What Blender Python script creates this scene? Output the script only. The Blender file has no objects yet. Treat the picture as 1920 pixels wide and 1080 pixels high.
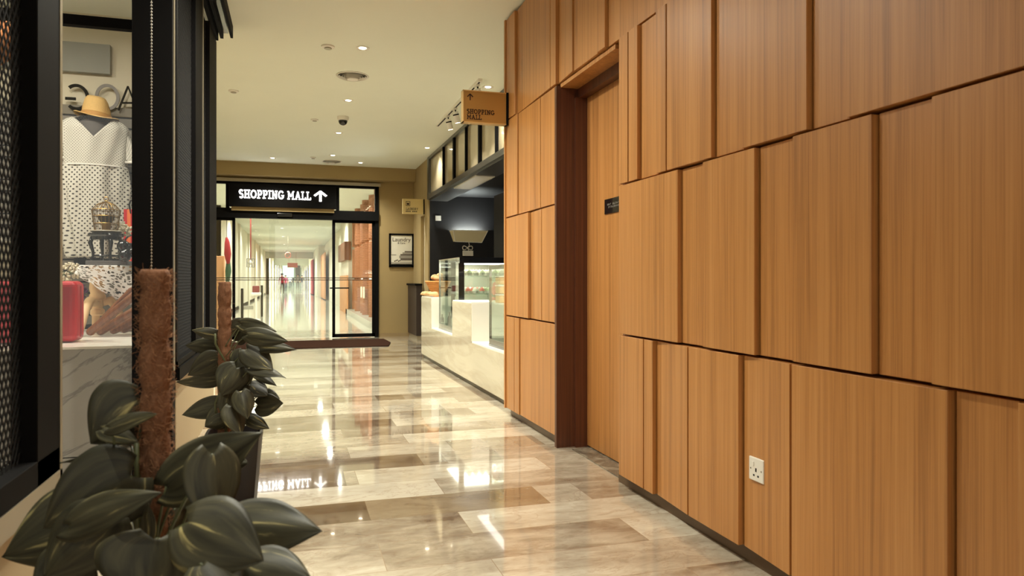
import bpy, math, random
from math import sin, cos, pi, radians, sqrt, atan2
from mathutils import Vector, Matrix

random.seed(7)
# ------------------------------------------------------------------ camera model
F = 1350.0
H = 1.10
TH = math.atan(412 / F)
CT, ST = cos(TH), sin(TH)
CEIL = 3.23

def raydir(u, v):
    tx = (u - 960) / F
    return Vector((tx * CT + ST, CT - tx * ST, -(v - 525) / F))
def onX(u, v, X):
    d = raydir(u, v); t = X / d.x
    return Vector((X, d.y * t, H + d.z * t))
def onY(u, v, Y):
    d = raydir(u, v); t = Y / d.y
    return Vector((d.x * t, Y, H + d.z * t))
def onZ(u, v, Z):
    d = raydir(u, v); t = (Z - H) / d.z
    return Vector((d.x * t, d.y * t, Z))
def atD(u, v, zc):
    d = raydir(u, v)
    return Vector((d.x * zc, d.y * zc, H + d.z * zc))

scene = bpy.context.scene
COL = scene.collection
cam = bpy.data.cameras.new('camera')
cam.sensor_width = 36.0
cam.lens = 36.0 * F / 1920.0
cam.shift_y = -15.0 / 1920.0
cam.clip_start = 0.02
cam.clip_end = 300
camo = bpy.data.objects.new('camera', cam)
camo.location = (0, 0, H)
camo.rotation_euler = (pi / 2, 0, -TH)
COL.objects.link(camo)
scene.camera = camo
# depth of field: the nearest plant in the photograph is a little soft
cam.dof.use_dof = True
cam.dof.focus_distance = 6.0
cam.dof.aperture_fstop = 5.6

# ------------------------------------------------------------------ world, exposure, large lights
world = bpy.data.worlds.new('world')
scene.world = world
world.use_nodes = True
world.node_tree.nodes['Background'].inputs[0].default_value = (1.0, 0.97, 0.86, 1)
world.node_tree.nodes['Background'].inputs[1].default_value = 0.7
vs = scene.view_settings
vs.view_transform = 'Standard'
vs.look = 'None'
vs.gamma = 1.0
vs.use_curve_mapping = False
vs.exposure = 0.47
scene.cycles.max_bounces = 7
scene.cycles.diffuse_bounces = 4
scene.cycles.glossy_bounces = 4
scene.cycles.transparent_max_bounces = 24
scene.cycles.transmission_bounces = 6
scene.cycles.use_denoising = True
scene.cycles.sample_clamp_indirect = 4.0
scene.cycles.caustics_reflective = False
scene.cycles.caustics_refractive = False

WARM = (1.0, 0.98, 0.84)
NEUT = (1.0, 0.95, 0.84)

def area_light(name, loc, size, energy, color=WARM, size_y=None, rot=(0, 0, 0), spread=None, parent=None):
    l = bpy.data.lights.new(name, 'AREA')
    l.energy = energy; l.color = color; l.size = size
    if size_y:
        l.shape = 'RECTANGLE'; l.size_y = size_y
    else:
        l.shape = 'DISK'
    if spread: l.spread = radians(spread)
    o = bpy.data.objects.new(name, l)
    o.location = loc; o.rotation_euler = rot
    COL.objects.link(o)
    if parent: o.parent = parent
    return o
def spot_light(name, loc, energy, color=WARM, angle=110, blend=0.8, rot=(0, 0, 0), radius=0.04, parent=None):
    l = bpy.data.lights.new(name, 'SPOT')
    l.energy = energy; l.color = color; l.spot_size = radians(angle); l.spot_blend = blend
    l.shadow_soft_size = radius
    o = bpy.data.objects.new(name, l)
    o.location = loc; o.rotation_euler = rot
    COL.objects.link(o)
    if parent: o.parent = parent
    return o

# added light under the ceiling for soft ambient on the wood; no lamp seen
area_light('added_fill_light', (0.0, 2.6, 3.15), 0.9, 12, WARM, spread=80)  # soft fill
# shop display lamps
area_light('shop_lamp', (-1.45, 4.85, 3.1), 0.5, 24, (1, 0.93, 0.80))
area_light('shop_lamp', (-2.3, 4.9, 3.1), 0.5, 20, (1, 0.93, 0.80))
# kiosk lamp
area_light('kiosk_lamp', (3.0, 9.0, 2.44), 0.7, 14, (1, 0.95, 0.86), size_y=3.0)
# mall corridor lamps
for i, yy in enumerate((15.6, 18, 21, 25, 30, 36, 43, 51, 60, 70, 82, 95, 110, 124)):
    for xx in ((-.28 - .004 * yy,) if i > 4 else (-1.2, 0.9)):
        sp_ = spot_light('mall_lamp', (xx, yy, 3.17), 135 if i < 5 else 400 if i < 8 else 850, (0.98, 1.0, 0.92), 165, 0.5, radius=0.08)

# ------------------------------------------------------------------ helpers
def tag(o, label=None, cat=None, group=None, kind=None):
    if label: o['label'] = label
    if cat: o['category'] = cat
    if group: o['group'] = group
    if kind: o['kind'] = kind
    return o

def empty(name, loc=(0, 0, 0), label=None, cat=None, group=None, rz=0):
    o = bpy.data.objects.new(name, None)
    o.location = loc; o.rotation_euler = (0, 0, rz)
    o.empty_display_size = 0.05
    COL.objects.link(o)
    return tag(o, label, cat, group)

def frame_from(d):
    d = d.normalized()
    a = Vector((0, 0, 1)) if abs(d.z) < 0.9 else Vector((1, 0, 0))
    x = d.cross(a).normalized()
    return x, x.cross(d).normalized()

class MB:
    def __init__(s):
        s.v = []; s.f = []; s.m = []; s.mi = 0
    def add(s, vs, fs):
        b = len(s.v)
        s.v += [tuple(p) for p in vs]
        s.f += [tuple(b + i for i in f) for f in fs]
        s.m += [s.mi] * len(fs)
        return s
    def box(s, x0, x1, y0, y1, z0, z1):
        x0, x1 = min(x0, x1), max(x0, x1); y0, y1 = min(y0, y1), max(y0, y1); z0, z1 = min(z0, z1), max(z0, z1)
        return s.add([(x0, y0, z0), (x1, y0, z0), (x1, y1, z0), (x0, y1, z0), (x0, y0, z1), (x1, y0, z1), (x1, y1, z1), (x0, y1, z1)],
                     [(0, 3, 2, 1), (4, 5, 6, 7), (0, 1, 5, 4), (1, 2, 6, 5), (2, 3, 7, 6), (3, 0, 4, 7)])
    def bar(s, a, b, w, h, up=None):
        a = Vector(a); b = Vector(b); d = (b - a).normalized()
        u = Vector(up) if up else (Vector((0, 0, 1)) if abs(d.z) < .9 else Vector((1, 0, 0)))
        x = d.cross(u).normalized(); y = x.cross(d).normalized()
        vs = []
        for p in (a, b):
            for sx, sy in ((-1, -1), (1, -1), (1, 1), (-1, 1)):
                vs.append(p + x * sx * w / 2 + y * sy * h / 2)
        return s.add(vs, [(3, 2, 1, 0), (4, 5, 6, 7), (0, 1, 5, 4), (1, 2, 6, 5), (2, 3, 7, 6), (3, 0, 4, 7)])
    def tube(s, pts, r, n=8, cap=True, sx=1.0):
        pts = [Vector(p) for p in pts]
        rs = r if isinstance(r, (list, tuple)) else [r] * len(pts)
        vs = []; fs = []
        px = None
        for i, p in enumerate(pts):
            d = (pts[min(i + 1, len(pts) - 1)] - pts[max(i - 1, 0)])
            if d.length < 1e-9: d = Vector((0, 0, 1))
            d.normalize()
            if px is None:
                x = frame_from(d)[0]; y = d.cross(x).normalized()
            else:
                x = (px - d * px.dot(d))
                x = x.normalized() if x.length > 1e-6 else frame_from(d)[0]
                y = d.cross(x).normalized()
            px = x
            for k in range(n):
                a = 2 * pi * k / n
                vs.append(p + (x * cos(a) * sx + y * sin(a)) * rs[i])
        for i in range(len(pts) - 1):
            for k in range(n):
                k2 = (k + 1) % n
                fs.append((i * n + k, i * n + k2, (i + 1) * n + k2, (i + 1) * n + k))
        if cap:
            fs.append(tuple(range(n - 1, -1, -1)))
            fs.append(tuple((len(pts) - 1) * n + k for k in range(n)))
        return s.add(vs, fs)
    def lathe(s, prof, c=(0, 0, 0), n=24, cap=True):
        vs = []; fs = []
        for r, z in prof:
            for k in range(n):
                a = 2 * pi * k / n
                vs.append((c[0] + r * cos(a), c[1] + r * sin(a), c[2] + z))
        m = len(prof)
        for i in range(m - 1):
            for k in range(n):
                k2 = (k + 1) % n
                fs.append((i * n + k, i * n + k2, (i + 1) * n + k2, (i + 1) * n + k))
        if cap:
            fs.append(tuple(range(n - 1, -1, -1)))
            fs.append(tuple((m - 1) * n + k for k in range(n)))
        return s.add(vs, fs)
    def ball(s, c, r, n=10, m=7, sx=1, sy=1, sz=1):
        prof = [(r * sin(pi * i / m), -r * cos(pi * i / m)) for i in range(m + 1)]
        vs = []; fs = []
        for pr, z in prof:
            pr = max(pr, 1e-5)
            for k in range(n):
                a = 2 * pi * k / n
                vs.append((c[0] + pr * cos(a) * sx, c[1] + pr * sin(a) * sy, c[2] + z * sz))
        for i in range(m):
            for k in range(n):
                k2 = (k + 1) % n
                fs.append((i * n + k, i * n + k2, (i + 1) * n + k2, (i + 1) * n + k))
        return s.add(vs, fs)
    def prism(s, poly, axis, a, b):
        """poly: 2-D points; axis: 'x','y','z' extrusion axis from a to b."""
        n = len(poly)
        def P(p, t):
            if axis == 'x': return (t, p[0], p[1])
            if axis == 'y': return (p[0], t, p[1])
            return (p[0], p[1], t)
        vs = [P(p, a) for p in poly] + [P(p, b) for p in poly]
        fs = [tuple(range(n - 1, -1, -1)), tuple(range(n, 2 * n))]
        for i in range(n):
            j = (i + 1) % n
            fs.append((i, j, n + j, n + i))
        return s.add(vs, fs)
    def build(s, name, mats, parent=None, smooth=False, bevel=0, loc=None, segs=2, auto=True):
        me = bpy.data.meshes.new(name)
        me.from_pydata(s.v, [], s.f)
        if not isinstance(mats, (list, tuple)): mats = [mats]
        for m in mats: me.materials.append(m)
        if any(s.m):
            me.polygons.foreach_set('material_index', s.m)
        import bmesh
        bm = bmesh.new(); bm.from_mesh(me)
        bmesh.ops.recalc_face_normals(bm, faces=bm.faces)
        bm.to_mesh(me); bm.free()
        if smooth:
            me.polygons.foreach_set('use_smooth', [True] * len(me.polygons))
            if smooth == 'auto' or auto:
                try: me.set_sharp_from_angle(angle=radians(42))
                except Exception: pass
        me.update()
        o = bpy.data.objects.new(name, me)
        if loc is not None: o.location = loc
        COL.objects.link(o)
        if parent is not None: o.parent = parent
        if bevel:
            b = o.modifiers.new('bevel', 'BEVEL'); b.width = bevel; b.segments = segs; b.limit_method = 'ANGLE'; b.angle_limit = radians(40)
        return o

def part(root, mb, name, mat, **k):
    """mb is in world coordinates; shift into root's own frame (root unrotated)."""
    L = root.location if root.parent is None else Vector((0, 0, 0))
    r = root
    while r.parent is not None: r = r.parent
    L = r.location
    mb.v = [(p[0] - L.x, p[1] - L.y, p[2] - L.z) for p in mb.v]
    return mb.build(name, mat, root, **k)

def copy_tree(o, parent=None):
    c = o.copy(); COL.objects.link(c)
    c.parent = parent
    for ch in list(o.children):
        copy_tree(ch, c)
    return c

# ------------------------------------------------------------------ materials
def lin(r, g, b):
    f = lambda c: (c / 255 / 12.92) if c / 255 <= 0.04045 else ((c / 255 + 0.055) / 1.055) ** 2.4
    return (f(r), f(g), f(b), 1)

def mat(name, col, rough=0.5, metal=0.0, emis=None, estr=0, spec=0.5, noise=0.0, nscale=8.0, bump=0.0, bscale=40.0, coat=0.0, stretch=(1, 1, 1)):
    m = bpy.data.materials.new(name); m.use_nodes = True
    nt = m.node_tree; b = nt.nodes['Principled BSDF']
    b.inputs['Base Color'].default_value = col
    b.inputs['Roughness'].default_value = rough
    b.inputs['Metallic'].default_value = metal
    b.inputs['Specular IOR Level'].default_value = spec
    b.inputs['Coat Weight'].default_value = coat
    if emis:
        b.inputs['Emission Color'].default_value = emis
        b.inputs['Emission Strength'].default_value = estr
    tc = nt.nodes.new('ShaderNodeTexCoord'); mp = nt.nodes.new('ShaderNodeMapping')
    mp.inputs['Scale'].default_value = stretch
    nt.links.new(tc.outputs['Object'], mp.inputs[0])
    if noise:
        n = nt.nodes.new('ShaderNodeTexNoise'); n.inputs['Scale'].default_value = nscale; n.inputs['Detail'].default_value = 5
        nt.links.new(mp.outputs[0], n.inputs['Vector'])
        mx = nt.nodes.new('ShaderNodeMix'); mx.data_type = 'RGBA'; 
        mx.inputs[6].default_value = tuple(c * (1 - noise) for c in col[:3]) + (1,)
        mx.inputs[7].default_value = tuple(min(1, c * (1 + noise)) for c in col[:3]) + (1,)
        nt.links.new(n.outputs['Fac'], mx.inputs[0]); nt.links.new(mx.outputs[2], b.inputs['Base Color'])
    if bump:
        n2 = nt.nodes.new('ShaderNodeTexNoise'); n2.inputs['Scale'].default_value = bscale; n2.inputs['Detail'].default_value = 4
        nt.links.new(mp.outputs[0], n2.inputs['Vector'])
        bp = nt.nodes.new('ShaderNodeBump'); bp.inputs['Strength'].default_value = bump; bp.inputs['Distance'].default_value = 0.01
        nt.links.new(n2.outputs['Fac'], bp.inputs['Height']); nt.links.new(bp.outputs[0], b.inputs['Normal'])
    return m

def wood_mat(name, c0, c1, c2, rough=0.38, along='z', scale=1.0, coat=0.15):
    m = bpy.data.materials.new(name); m.use_nodes = True
    nt = m.node_tree; N = nt.nodes; Lk = nt.links; b = N['Principled BSDF']
    tc = N.new('ShaderNodeTexCoord'); oi = N.new('ShaderNodeObjectInfo')
    ad = N.new('ShaderNodeVectorMath'); ad.operation = 'MULTIPLY_ADD'
    cmb = N.new('ShaderNodeCombineXYZ')
    for i in range(3): Lk.new(oi.outputs['Random'], cmb.inputs[i])
    Lk.new(cmb.outputs[0], ad.inputs[0]); ad.inputs[1].default_value = (13, 17, 5); Lk.new(tc.outputs['Object'], ad.inputs[2])
    def nz(sc, det, rgh=0.6):
        mp = N.new('ShaderNodeMapping')
        s = [sc * scale] * 3; s['xyz'.index(along)] = sc * scale * 0.012
        mp.inputs['Scale'].default_value = s
        Lk.new(ad.outputs[0], mp.inputs[0])
        n = N.new('ShaderNodeTexNoise'); n.inputs['Scale'].default_value = 1; n.inputs['Detail'].default_value = det; n.inputs['Roughness'].default_value = rgh
        Lk.new(mp.outputs[0], n.inputs['Vector'])
        return n.outputs['Fac']
    a1 = nz(7, 2); a2 = nz(38, 4, 0.75); a3 = nz(220, 2)
    def mad(a, k, c):
        q = N.new('ShaderNodeMath'); q.operation = 'MULTIPLY_ADD'; Lk.new(a, q.inputs[0]); q.inputs[1].default_value = k
        if isinstance(c, float): q.inputs[2].default_value = c
        else: Lk.new(c, q.inputs[2])
        return q.outputs[0]
    t = mad(a1, 0.45, mad(a2, 0.95, mad(a3, 0.35, -0.38)))
    r = N.new('ShaderNodeValToRGB'); Lk.new(t, r.inputs[0])
    e = r.color_ramp.elements
    e[0].position = 0.15; e[0].color = c0
    e[1].position = 0.9; e[1].color = c2
    k = e.new(0.5); k.color = c1
    Lk.new(r.outputs[0], b.inputs['Base Color'])
    b.inputs['Roughness'].default_value = rough
    b.inputs['Coat Weight'].default_value = coat; b.inputs['Coat Roughness'].default_value = 0.25
    bp = N.new('ShaderNodeBump'); bp.inputs['Strength'].default_value = 0.08; bp.inputs['Distance'].default_value = 0.002
    Lk.new(a3, bp.inputs['Height']); Lk.new(bp.outputs[0], b.inputs['Normal'])
    return m

def floor_mat(name):
    m = bpy.data.materials.new(name); m.use_nodes = True
    nt = m.node_tree; N = nt.nodes; Lk = nt.links; b = N['Principled BSDF']
    tc = N.new('ShaderNodeTexCoord')
    mp = N.new('ShaderNodeMapping'); mp.inputs['Location'].default_value = (0.35, 0.26, 0)
    Lk.new(tc.outputs['Object'], mp.inputs[0])
    br = N.new('ShaderNodeTexBrick')
    br.inputs['Scale'].default_value = 1; br.inputs['Brick Width'].default_value = 1.1; br.inputs['Row Height'].default_value = 0.30
    br.inputs['Mortar Size'].default_value = 0.0015; br.inputs['Mortar Smooth'].default_value = 0.1; br.inputs['Bias'].default_value = 0.0
    br.offset = 0.37; br.squash = 1
    br.inputs['Color1'].default_value = (0, 0, 0, 1); br.inputs['Color2'].default_value = (1, 1, 1, 1); br.inputs['Mortar'].default_value = (0.5, 0.5, 0.5, 1)
    Lk.new(mp.outputs[0], br.inputs['Vector'])
    # per-slab offset for the marbling
    off = N.new('ShaderNodeVectorMath'); off.operation = 'MULTIPLY_ADD'; off.inputs[1].default_value = (23, 31, 11)
    Lk.new(br.outputs['Color'], off.inputs[0]); Lk.new(tc.outputs['Object'], off.inputs[2])
    def noise(scale, det, stretch=(1, 1, 1), dist=0.0, rgh=0.55):
        q = N.new('ShaderNodeMapping'); q.inputs['Scale'].default_value = stretch; Lk.new(off.outputs[0], q.inputs[0])
        q.inputs['Rotation'].default_value = (0, 0, 0.35)
        n = N.new('ShaderNodeTexNoise'); n.inputs['Scale'].default_value = scale; n.inputs['Detail'].default_value = det
        n.inputs['Distortion'].default_value = dist; n.inputs['Roughness'].default_value = rgh
        Lk.new(q.outputs[0], n.inputs['Vector']); return n.outputs['Fac']
    big = noise(1.5, 5, (0.7, 2.0, 1), 1.2)
    fine = noise(9, 8, (0.8, 1.6, 1), 0.8, 0.65)
    sp = N.new('ShaderNodeSeparateColor'); Lk.new(br.outputs['Color'], sp.inputs[0])
    def mad(a, k, c):
        q = N.new('ShaderNodeMath'); q.operation = 'MULTIPLY_ADD'; Lk.new(a, q.inputs[0]); q.inputs[1].default_value = k
        if isinstance(c, float): q.inputs[2].default_value = c
        else: Lk.new(c, q.inputs[2])
        return q.outputs[0]
    t = mad(big, 0.75, mad(fine, 0.55, mad(sp.outputs[0], 0.46, -0.42)))
    r = N.new('ShaderNodeValToRGB'); Lk.new(t, r.inputs[0])
    e = r.color_ramp.elements
    e[0].position = 0.12; e[0].color = lin(112, 92, 74)
    e[1].position = 0.95; e[1].color = lin(214, 205, 186)
    for p, c in ((0.3, lin(150, 135, 116)), (0.5, lin(182, 170, 150)), (0.72, lin(206, 197, 178))):
        k = e.new(p); k.color = c
    # thin dark veins
    vn = noise(2.4, 7, (0.7, 1.5, 1), 1.8, 0.6)
    ab = N.new('ShaderNodeMath'); ab.operation = 'SUBTRACT'; Lk.new(vn, ab.inputs[0]); ab.inputs[1].default_value = 0.5
    a2 = N.new('ShaderNodeMath'); a2.operation = 'ABSOLUTE'; Lk.new(ab.outputs[0], a2.inputs[0])
    mr = N.new('ShaderNodeMapRange'); Lk.new(a2.outputs[0], mr.inputs[0]); mr.inputs[1].default_value = 0; mr.inputs[2].default_value = 0.02; mr.inputs[3].default_value = 0.35; mr.inputs[4].default_value = 0
    mx = N.new('ShaderNodeMix'); mx.data_type = 'RGBA'; Lk.new(mr.outputs[0], mx.inputs[0]); Lk.new(r.outputs[0], mx.inputs[6]); mx.inputs[7].default_value = lin(138, 112, 88)
    mo = N.new('ShaderNodeMix'); mo.data_type = 'RGBA'; Lk.new(br.outputs['Fac'], mo.inputs[0]); Lk.new(mx.outputs[2], mo.inputs[6]); mo.inputs[7].default_value = lin(150, 128, 104)
    # a few slabs cut from a darker brown block
    xyz = N.new('ShaderNodeSeparateXYZ'); Lk.new(tc.outputs['Object'], xyz.inputs[0])
    def mm(op, a, bb):
        q = N.new('ShaderNodeMath'); q.operation = op
        for i, x in enumerate((a, bb)):
            if isinstance(x, (int, float)): q.inputs[i].default_value = x
            else: Lk.new(x, q.inputs[i])
        return q.outputs[0]
    tot = None
    for x0, x1, y0, y1, am in ((-.3, 1.22, 3.34, 3.64, 1.0), (-.62, .28, 3.94, 4.24, .9), (-.62, .9, 4.24, 4.54, .45), (1.0, 1.62, 4.54, 4.84, .6), (.3, 1.0, 6.64, 6.94, .6), (-.4, .6, 9.04, 9.34, .6)):
        r_ = mm('MULTIPLY', mm('MULTIPLY', mm('GREATER_THAN', xyz.outputs[0], x0), mm('LESS_THAN', xyz.outputs[0], x1)), mm('MULTIPLY', mm('GREATER_THAN', xyz.outputs[1], y0), mm('LESS_THAN', xyz.outputs[1], y1)))
        r_ = mm('MULTIPLY', r_, am)
        tot = r_ if tot is None else mm('ADD', tot, r_)
    dk = N.new('ShaderNodeMix'); dk.data_type = 'RGBA'; dk.blend_type = 'MULTIPLY'; Lk.new(tot, dk.inputs[0]); Lk.new(mo.outputs[2], dk.inputs[6]); dk.inputs[7].default_value = (.50, .42, .34, 1)
    Lk.new(dk.outputs[2], b.inputs['Base Color'])
    b.inputs['Roughness'].default_value = 0.07
    b.inputs['IOR'].default_value = 1.6
    b.inputs['Coat Weight'].default_value = 0.6; b.inputs['Coat Roughness'].default_value = 0.02
    bp = N.new('ShaderNodeBump'); bp.inputs['Strength'].default_value = 0.012; bp.inputs['Distance'].default_value = 0.002
    n3 = N.new('ShaderNodeTexNoise'); n3.inputs['Scale'].default_value = 3; Lk.new(tc.outputs['Object'], n3.inputs['Vector'])
    Lk.new(n3.outputs['Fac'], bp.inputs['Height']); Lk.new(bp.outputs[0], b.inputs['Normal'])
    return m

def marble_mat(name, base, vein, scale=1.2, rough=0.15, width=0.03, amt=0.6, stretch=(1, 1, 1), rot=0.6):
    m = bpy.data.materials.new(name); m.use_nodes = True
    nt = m.node_tree; N = nt.nodes; Lk = nt.links; b = N['Principled BSDF']
    tc = N.new('ShaderNodeTexCoord'); q0 = N.new('ShaderNodeMapping'); q0.inputs['Rotation'].default_value = (0, rot, 0)
    q = N.new('ShaderNodeMapping'); q.inputs['Scale'].default_value = stretch
    Lk.new(tc.outputs['Object'], q0.inputs[0]); Lk.new(q0.outputs[0], q.inputs[0])
    n = N.new('ShaderNodeTexNoise'); n.inputs['Scale'].default_value = scale; n.inputs['Detail'].default_value = 8; n.inputs['Distortion'].default_value = 0.9; n.inputs['Roughness'].default_value = 0.6
    Lk.new(q.outputs[0], n.inputs['Vector'])
    ab = N.new('ShaderNodeMath'); ab.operation = 'SUBTRACT'; Lk.new(n.outputs['Fac'], ab.inputs[0]); ab.inputs[1].default_value = 0.52
    a2 = N.new('ShaderNodeMath'); a2.operation = 'ABSOLUTE'; Lk.new(ab.outputs[0], a2.inputs[0])
    mr = N.new('ShaderNodeMapRange'); Lk.new(a2.outputs[0], mr.inputs[0]); mr.inputs[1].default_value = 0; mr.inputs[2].default_value = width; mr.inputs[3].default_value = amt; mr.inputs[4].default_value = 0
    n2 = N.new('ShaderNodeTexNoise'); n2.inputs['Scale'].default_value = scale * 1.7; n2.inputs['Detail'].default_value = 5; Lk.new(q.outputs[0], n2.inputs['Vector'])
    m2 = N.new('ShaderNodeMix'); m2.data_type = 'RGBA'; Lk.new(n2.outputs['Fac'], m2.inputs[0])
    m2.inputs[6].default_value = base; m2.inputs[7].default_value = tuple(base[i] * 0.75 + vein[i] * 0.25 for i in range(3)) + (1,)
    mx = N.new('ShaderNodeMix'); mx.data_type = 'RGBA'; Lk.new(mr.outputs[0], mx.inputs[0]); Lk.new(m2.outputs[2], mx.inputs[6]); mx.inputs[7].default_value = vein
    Lk.new(mx.outputs[2], b.inputs['Base Color']); b.inputs['Roughness'].default_value = rough
    return m

def glass_mat(name, tint=(0.96, 0.98, 0.96, 1), refl=0.08, grazing=0.5, rough=0.02):
    m = bpy.data.materials.new(name); m.use_nodes = True
    nt = m.node_tree; N = nt.nodes; Lk = nt.links
    for n in list(N): N.remove(n)
    out = N.new('ShaderNodeOutputMaterial'); mx = N.new('ShaderNodeMixShader')
    tr = N.new('ShaderNodeBsdfTransparent'); tr.inputs[0].default_value = tint
    gl = N.new('ShaderNodeBsdfGlossy'); gl.inputs['Roughness'].default_value = rough
    lw = N.new('ShaderNodeLayerWeight'); lw.inputs['Blend'].default_value = 0.35
    mr = N.new('ShaderNodeMapRange'); Lk.new(lw.outputs['Facing'], mr.inputs[0]); mr.inputs[3].default_value = refl; mr.inputs[4].default_value = grazing
    Lk.new(mr.outputs[0], mx.inputs[0]); Lk.new(tr.outputs[0], mx.inputs[1]); Lk.new(gl.outputs[0], mx.inputs[2])
    Lk.new(mx.outputs[0], out.inputs[0])
    return m

def leaf_mat(name, dark, mid, streak):
    m = bpy.data.materials.new(name); m.use_nodes = True
    nt = m.node_tree; N = nt.nodes; Lk = nt.links; b = N['Principled BSDF']
    tc = N.new('ShaderNodeTexCoord'); uv = N.new('ShaderNodeUVMap')
    oi = N.new('ShaderNodeObjectInfo')
    cmb = N.new('ShaderNodeCombineXYZ'); 
    for i in range(3): Lk.new(oi.outputs['Random'], cmb.inputs[i])
    ad = N.new('ShaderNodeVectorMath'); ad.operation = 'MULTIPLY_ADD'; ad.inputs[1].default_value = (9, 7, 5); Lk.new(cmb.outputs[0], ad.inputs[0]); Lk.new(uv.outputs[0], ad.inputs[2])
    mp = N.new('ShaderNodeMapping'); mp.inputs['Scale'].default_value = (1.2, 3.4, 1); mp.inputs['Rotation'].default_value = (0, 0, 0.15); Lk.new(ad.outputs[0], mp.inputs[0])
    n = N.new('ShaderNodeTexNoise'); n.inputs['Scale'].default_value = 2.0; n.inputs['Detail'].default_value = 6; n.inputs['Distortion'].default_value = 0.6
    Lk.new(mp.outputs[0], n.inputs['Vector'])
    r = N.new('ShaderNodeValToRGB'); Lk.new(n.outputs['Fac'], r.inputs[0])
    e = r.color_ramp.elements
    e[0].position = 0.35; e[0].color = dark
    e[1].position = 0.74; e[1].color = streak
    k = e.new(0.63); k.color = mid
    # pale midrib along uv.y = 0.5
    sx = N.new('ShaderNodeSeparateXYZ'); Lk.new(uv.outputs[0], sx.inputs[0])
    s1 = N.new('ShaderNodeMath'); s1.operation = 'SUBTRACT'; Lk.new(sx.outputs[1], s1.inputs[0]); s1.inputs[1].default_value = 0.5
    s2 = N.new('ShaderNodeMath'); s2.operation = 'ABSOLUTE'; Lk.new(s1.outputs[0], s2.inputs[0])
    mr = N.new('ShaderNodeMapRange'); Lk.new(s2.outputs[0], mr.inputs[0]); mr.inputs[1].default_value = 0.0; mr.inputs[2].default_value = 0.02; mr.inputs[3].default_value = 0.3; mr.inputs[4].default_value = 0
    mx = N.new('ShaderNodeMix'); mx.data_type = 'RGBA'; Lk.new(mr.outputs[0], mx.inputs[0]); Lk.new(r.outputs[0], mx.inputs[6]); mx.inputs[7].default_value = mid
    Lk.new(mx.outputs[2], b.inputs['Base Color'])
    b.inputs['Roughness'].default_value = 0.5; b.inputs['Specular IOR Level'].default_value = 0.28
    return m

M = {}
M['wood'] = wood_mat('oak_veneer', lin(138, 88, 44), lin(190, 131, 72), lin(212, 156, 96), coat=0.04)
M['wood_dark'] = wood_mat('walnut_veneer', lin(58, 30, 18), lin(92, 50, 30), lin(124, 72, 46), rough=0.4)
M['kick'] = mat('kickboard_bronze', lin(100, 78, 56), 0.35, 0.2)
M['floor'] = floor_mat('polished_marble_floor')
M['ceil'] = mat('ceiling_paint', lin(243, 246, 232), 0.9, noise=0.02, nscale=2)
M['beige'] = mat('beige_wall_paint', lin(162, 140, 96), 0.85, noise=0.04, nscale=3)
M['cream'] = mat('cream_wall_paint', lin(226, 216, 192), 0.85)
M['black'] = mat('black_powder_coat', lin(20, 19, 19), 0.6, spec=0.04, noise=0.1)
M['blackwall'] = mat('black_wall_paint', lin(22, 21, 23), 0.5, noise=0.1, nscale=4)
M['gloss_black'] = mat('gloss_black', lin(14, 14, 16), 0.12, coat=0.5)
M['alu'] = mat('brushed_aluminium', lin(170, 160, 140), 0.35, 0.8)
M['steel'] = mat('steel', lin(190, 190, 185), 0.25, 1.0)
M['white'] = mat('white_plastic', lin(238, 234, 224), 0.35)
M['white_panel'] = mat('white_laminate', lin(244, 240, 228), 0.25)
M['floor_mall'] = marble_mat('pale_polished_stone', lin(226, 224, 208), lin(186, 180, 160), 0.9, 0.08, 0.08, 0.5, (0.25, 2.5, 1), 0.0)
M['stone'] = marble_mat('cream_stone', lin(208, 200, 178), lin(176, 162, 134), 1.4, 0.1, 0.1, 0.35, (1, 0.5, 3), 0.0)
M['marble'] = marble_mat('white_marble', lin(186, 183, 176), lin(104, 102, 100), 1.6, 0.22, 0.03, 0.55, (0.7, 1, 3.2), 0.6)
M['glass'] = glass_mat('clear_glass')
M['case_glass'] = glass_mat('case_glass', (0.93, 0.97, 0.94, 1), 0.06, 0.35)
M['shop_glass'] = glass_mat('shop_window_glass', (0.97, 0.98, 0.97, 1), 0.03, 0.3)
M['panel_glass'] = mat('frosted_panel_glass', lin(196, 182, 150), 0.12, coat=0.6)
M['mesh'] = mat('dark_wire_mesh', lin(20, 19, 18), 0.6, 0.0, spec=0.2)
M['gold'] = mat('bronze_sign_face', lin(190, 148, 84), 0.3, 0.55)
M['gold_edge'] = mat('brass_edge', lin(228, 190, 126), 0.3, 0.5)
M['ink'] = mat('dark_brown_lettering', lin(46, 22, 12), 0.5)
M['lit'] = mat('lit_letters', lin(255, 255, 255), 0.5, emis=(1, 0.98, 0.92, 1), estr=2.6)
M['lamp'] = mat('lamp_glow', lin(255, 245, 220), 0.5, emis=(1, 0.88, 0.66, 1), estr=14)
M['mall_lamp'] = mat('mall_lamp_glow', lin(255, 250, 240), 0.5, emis=(1, 0.97, 0.9, 1), estr=5)
M['mallwall'] = mat('mall_wall_paint', lin(222, 216, 198), 0.7)
M['mallceil'] = mat('mall_ceiling_paint', lin(214, 216, 202), 0.85)
M['brick'] = mat('terracotta', lin(164, 108, 74), 0.7, noise=0.18, nscale=30)
M['tan'] = mat('tan_panel', lin(206, 150, 102), 0.6)
M['red'] = mat('red_gloss', lin(200, 20, 34), 0.35)
M['redcloth'] = mat('red_cloth', lin(168, 32, 44), 0.8)
M['mat'] = mat('brown_coir_mat', lin(58, 40, 32), 0.95, spec=0.0, noise=0.2, nscale=200, bump=0.5, bscale=300)
M['coir'] = mat('coir_fibre', lin(126, 86, 60), 0.95, noise=0.22, nscale=60, bump=0.6, bscale=90, stretch=(1, 1, 0.4))
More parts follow.
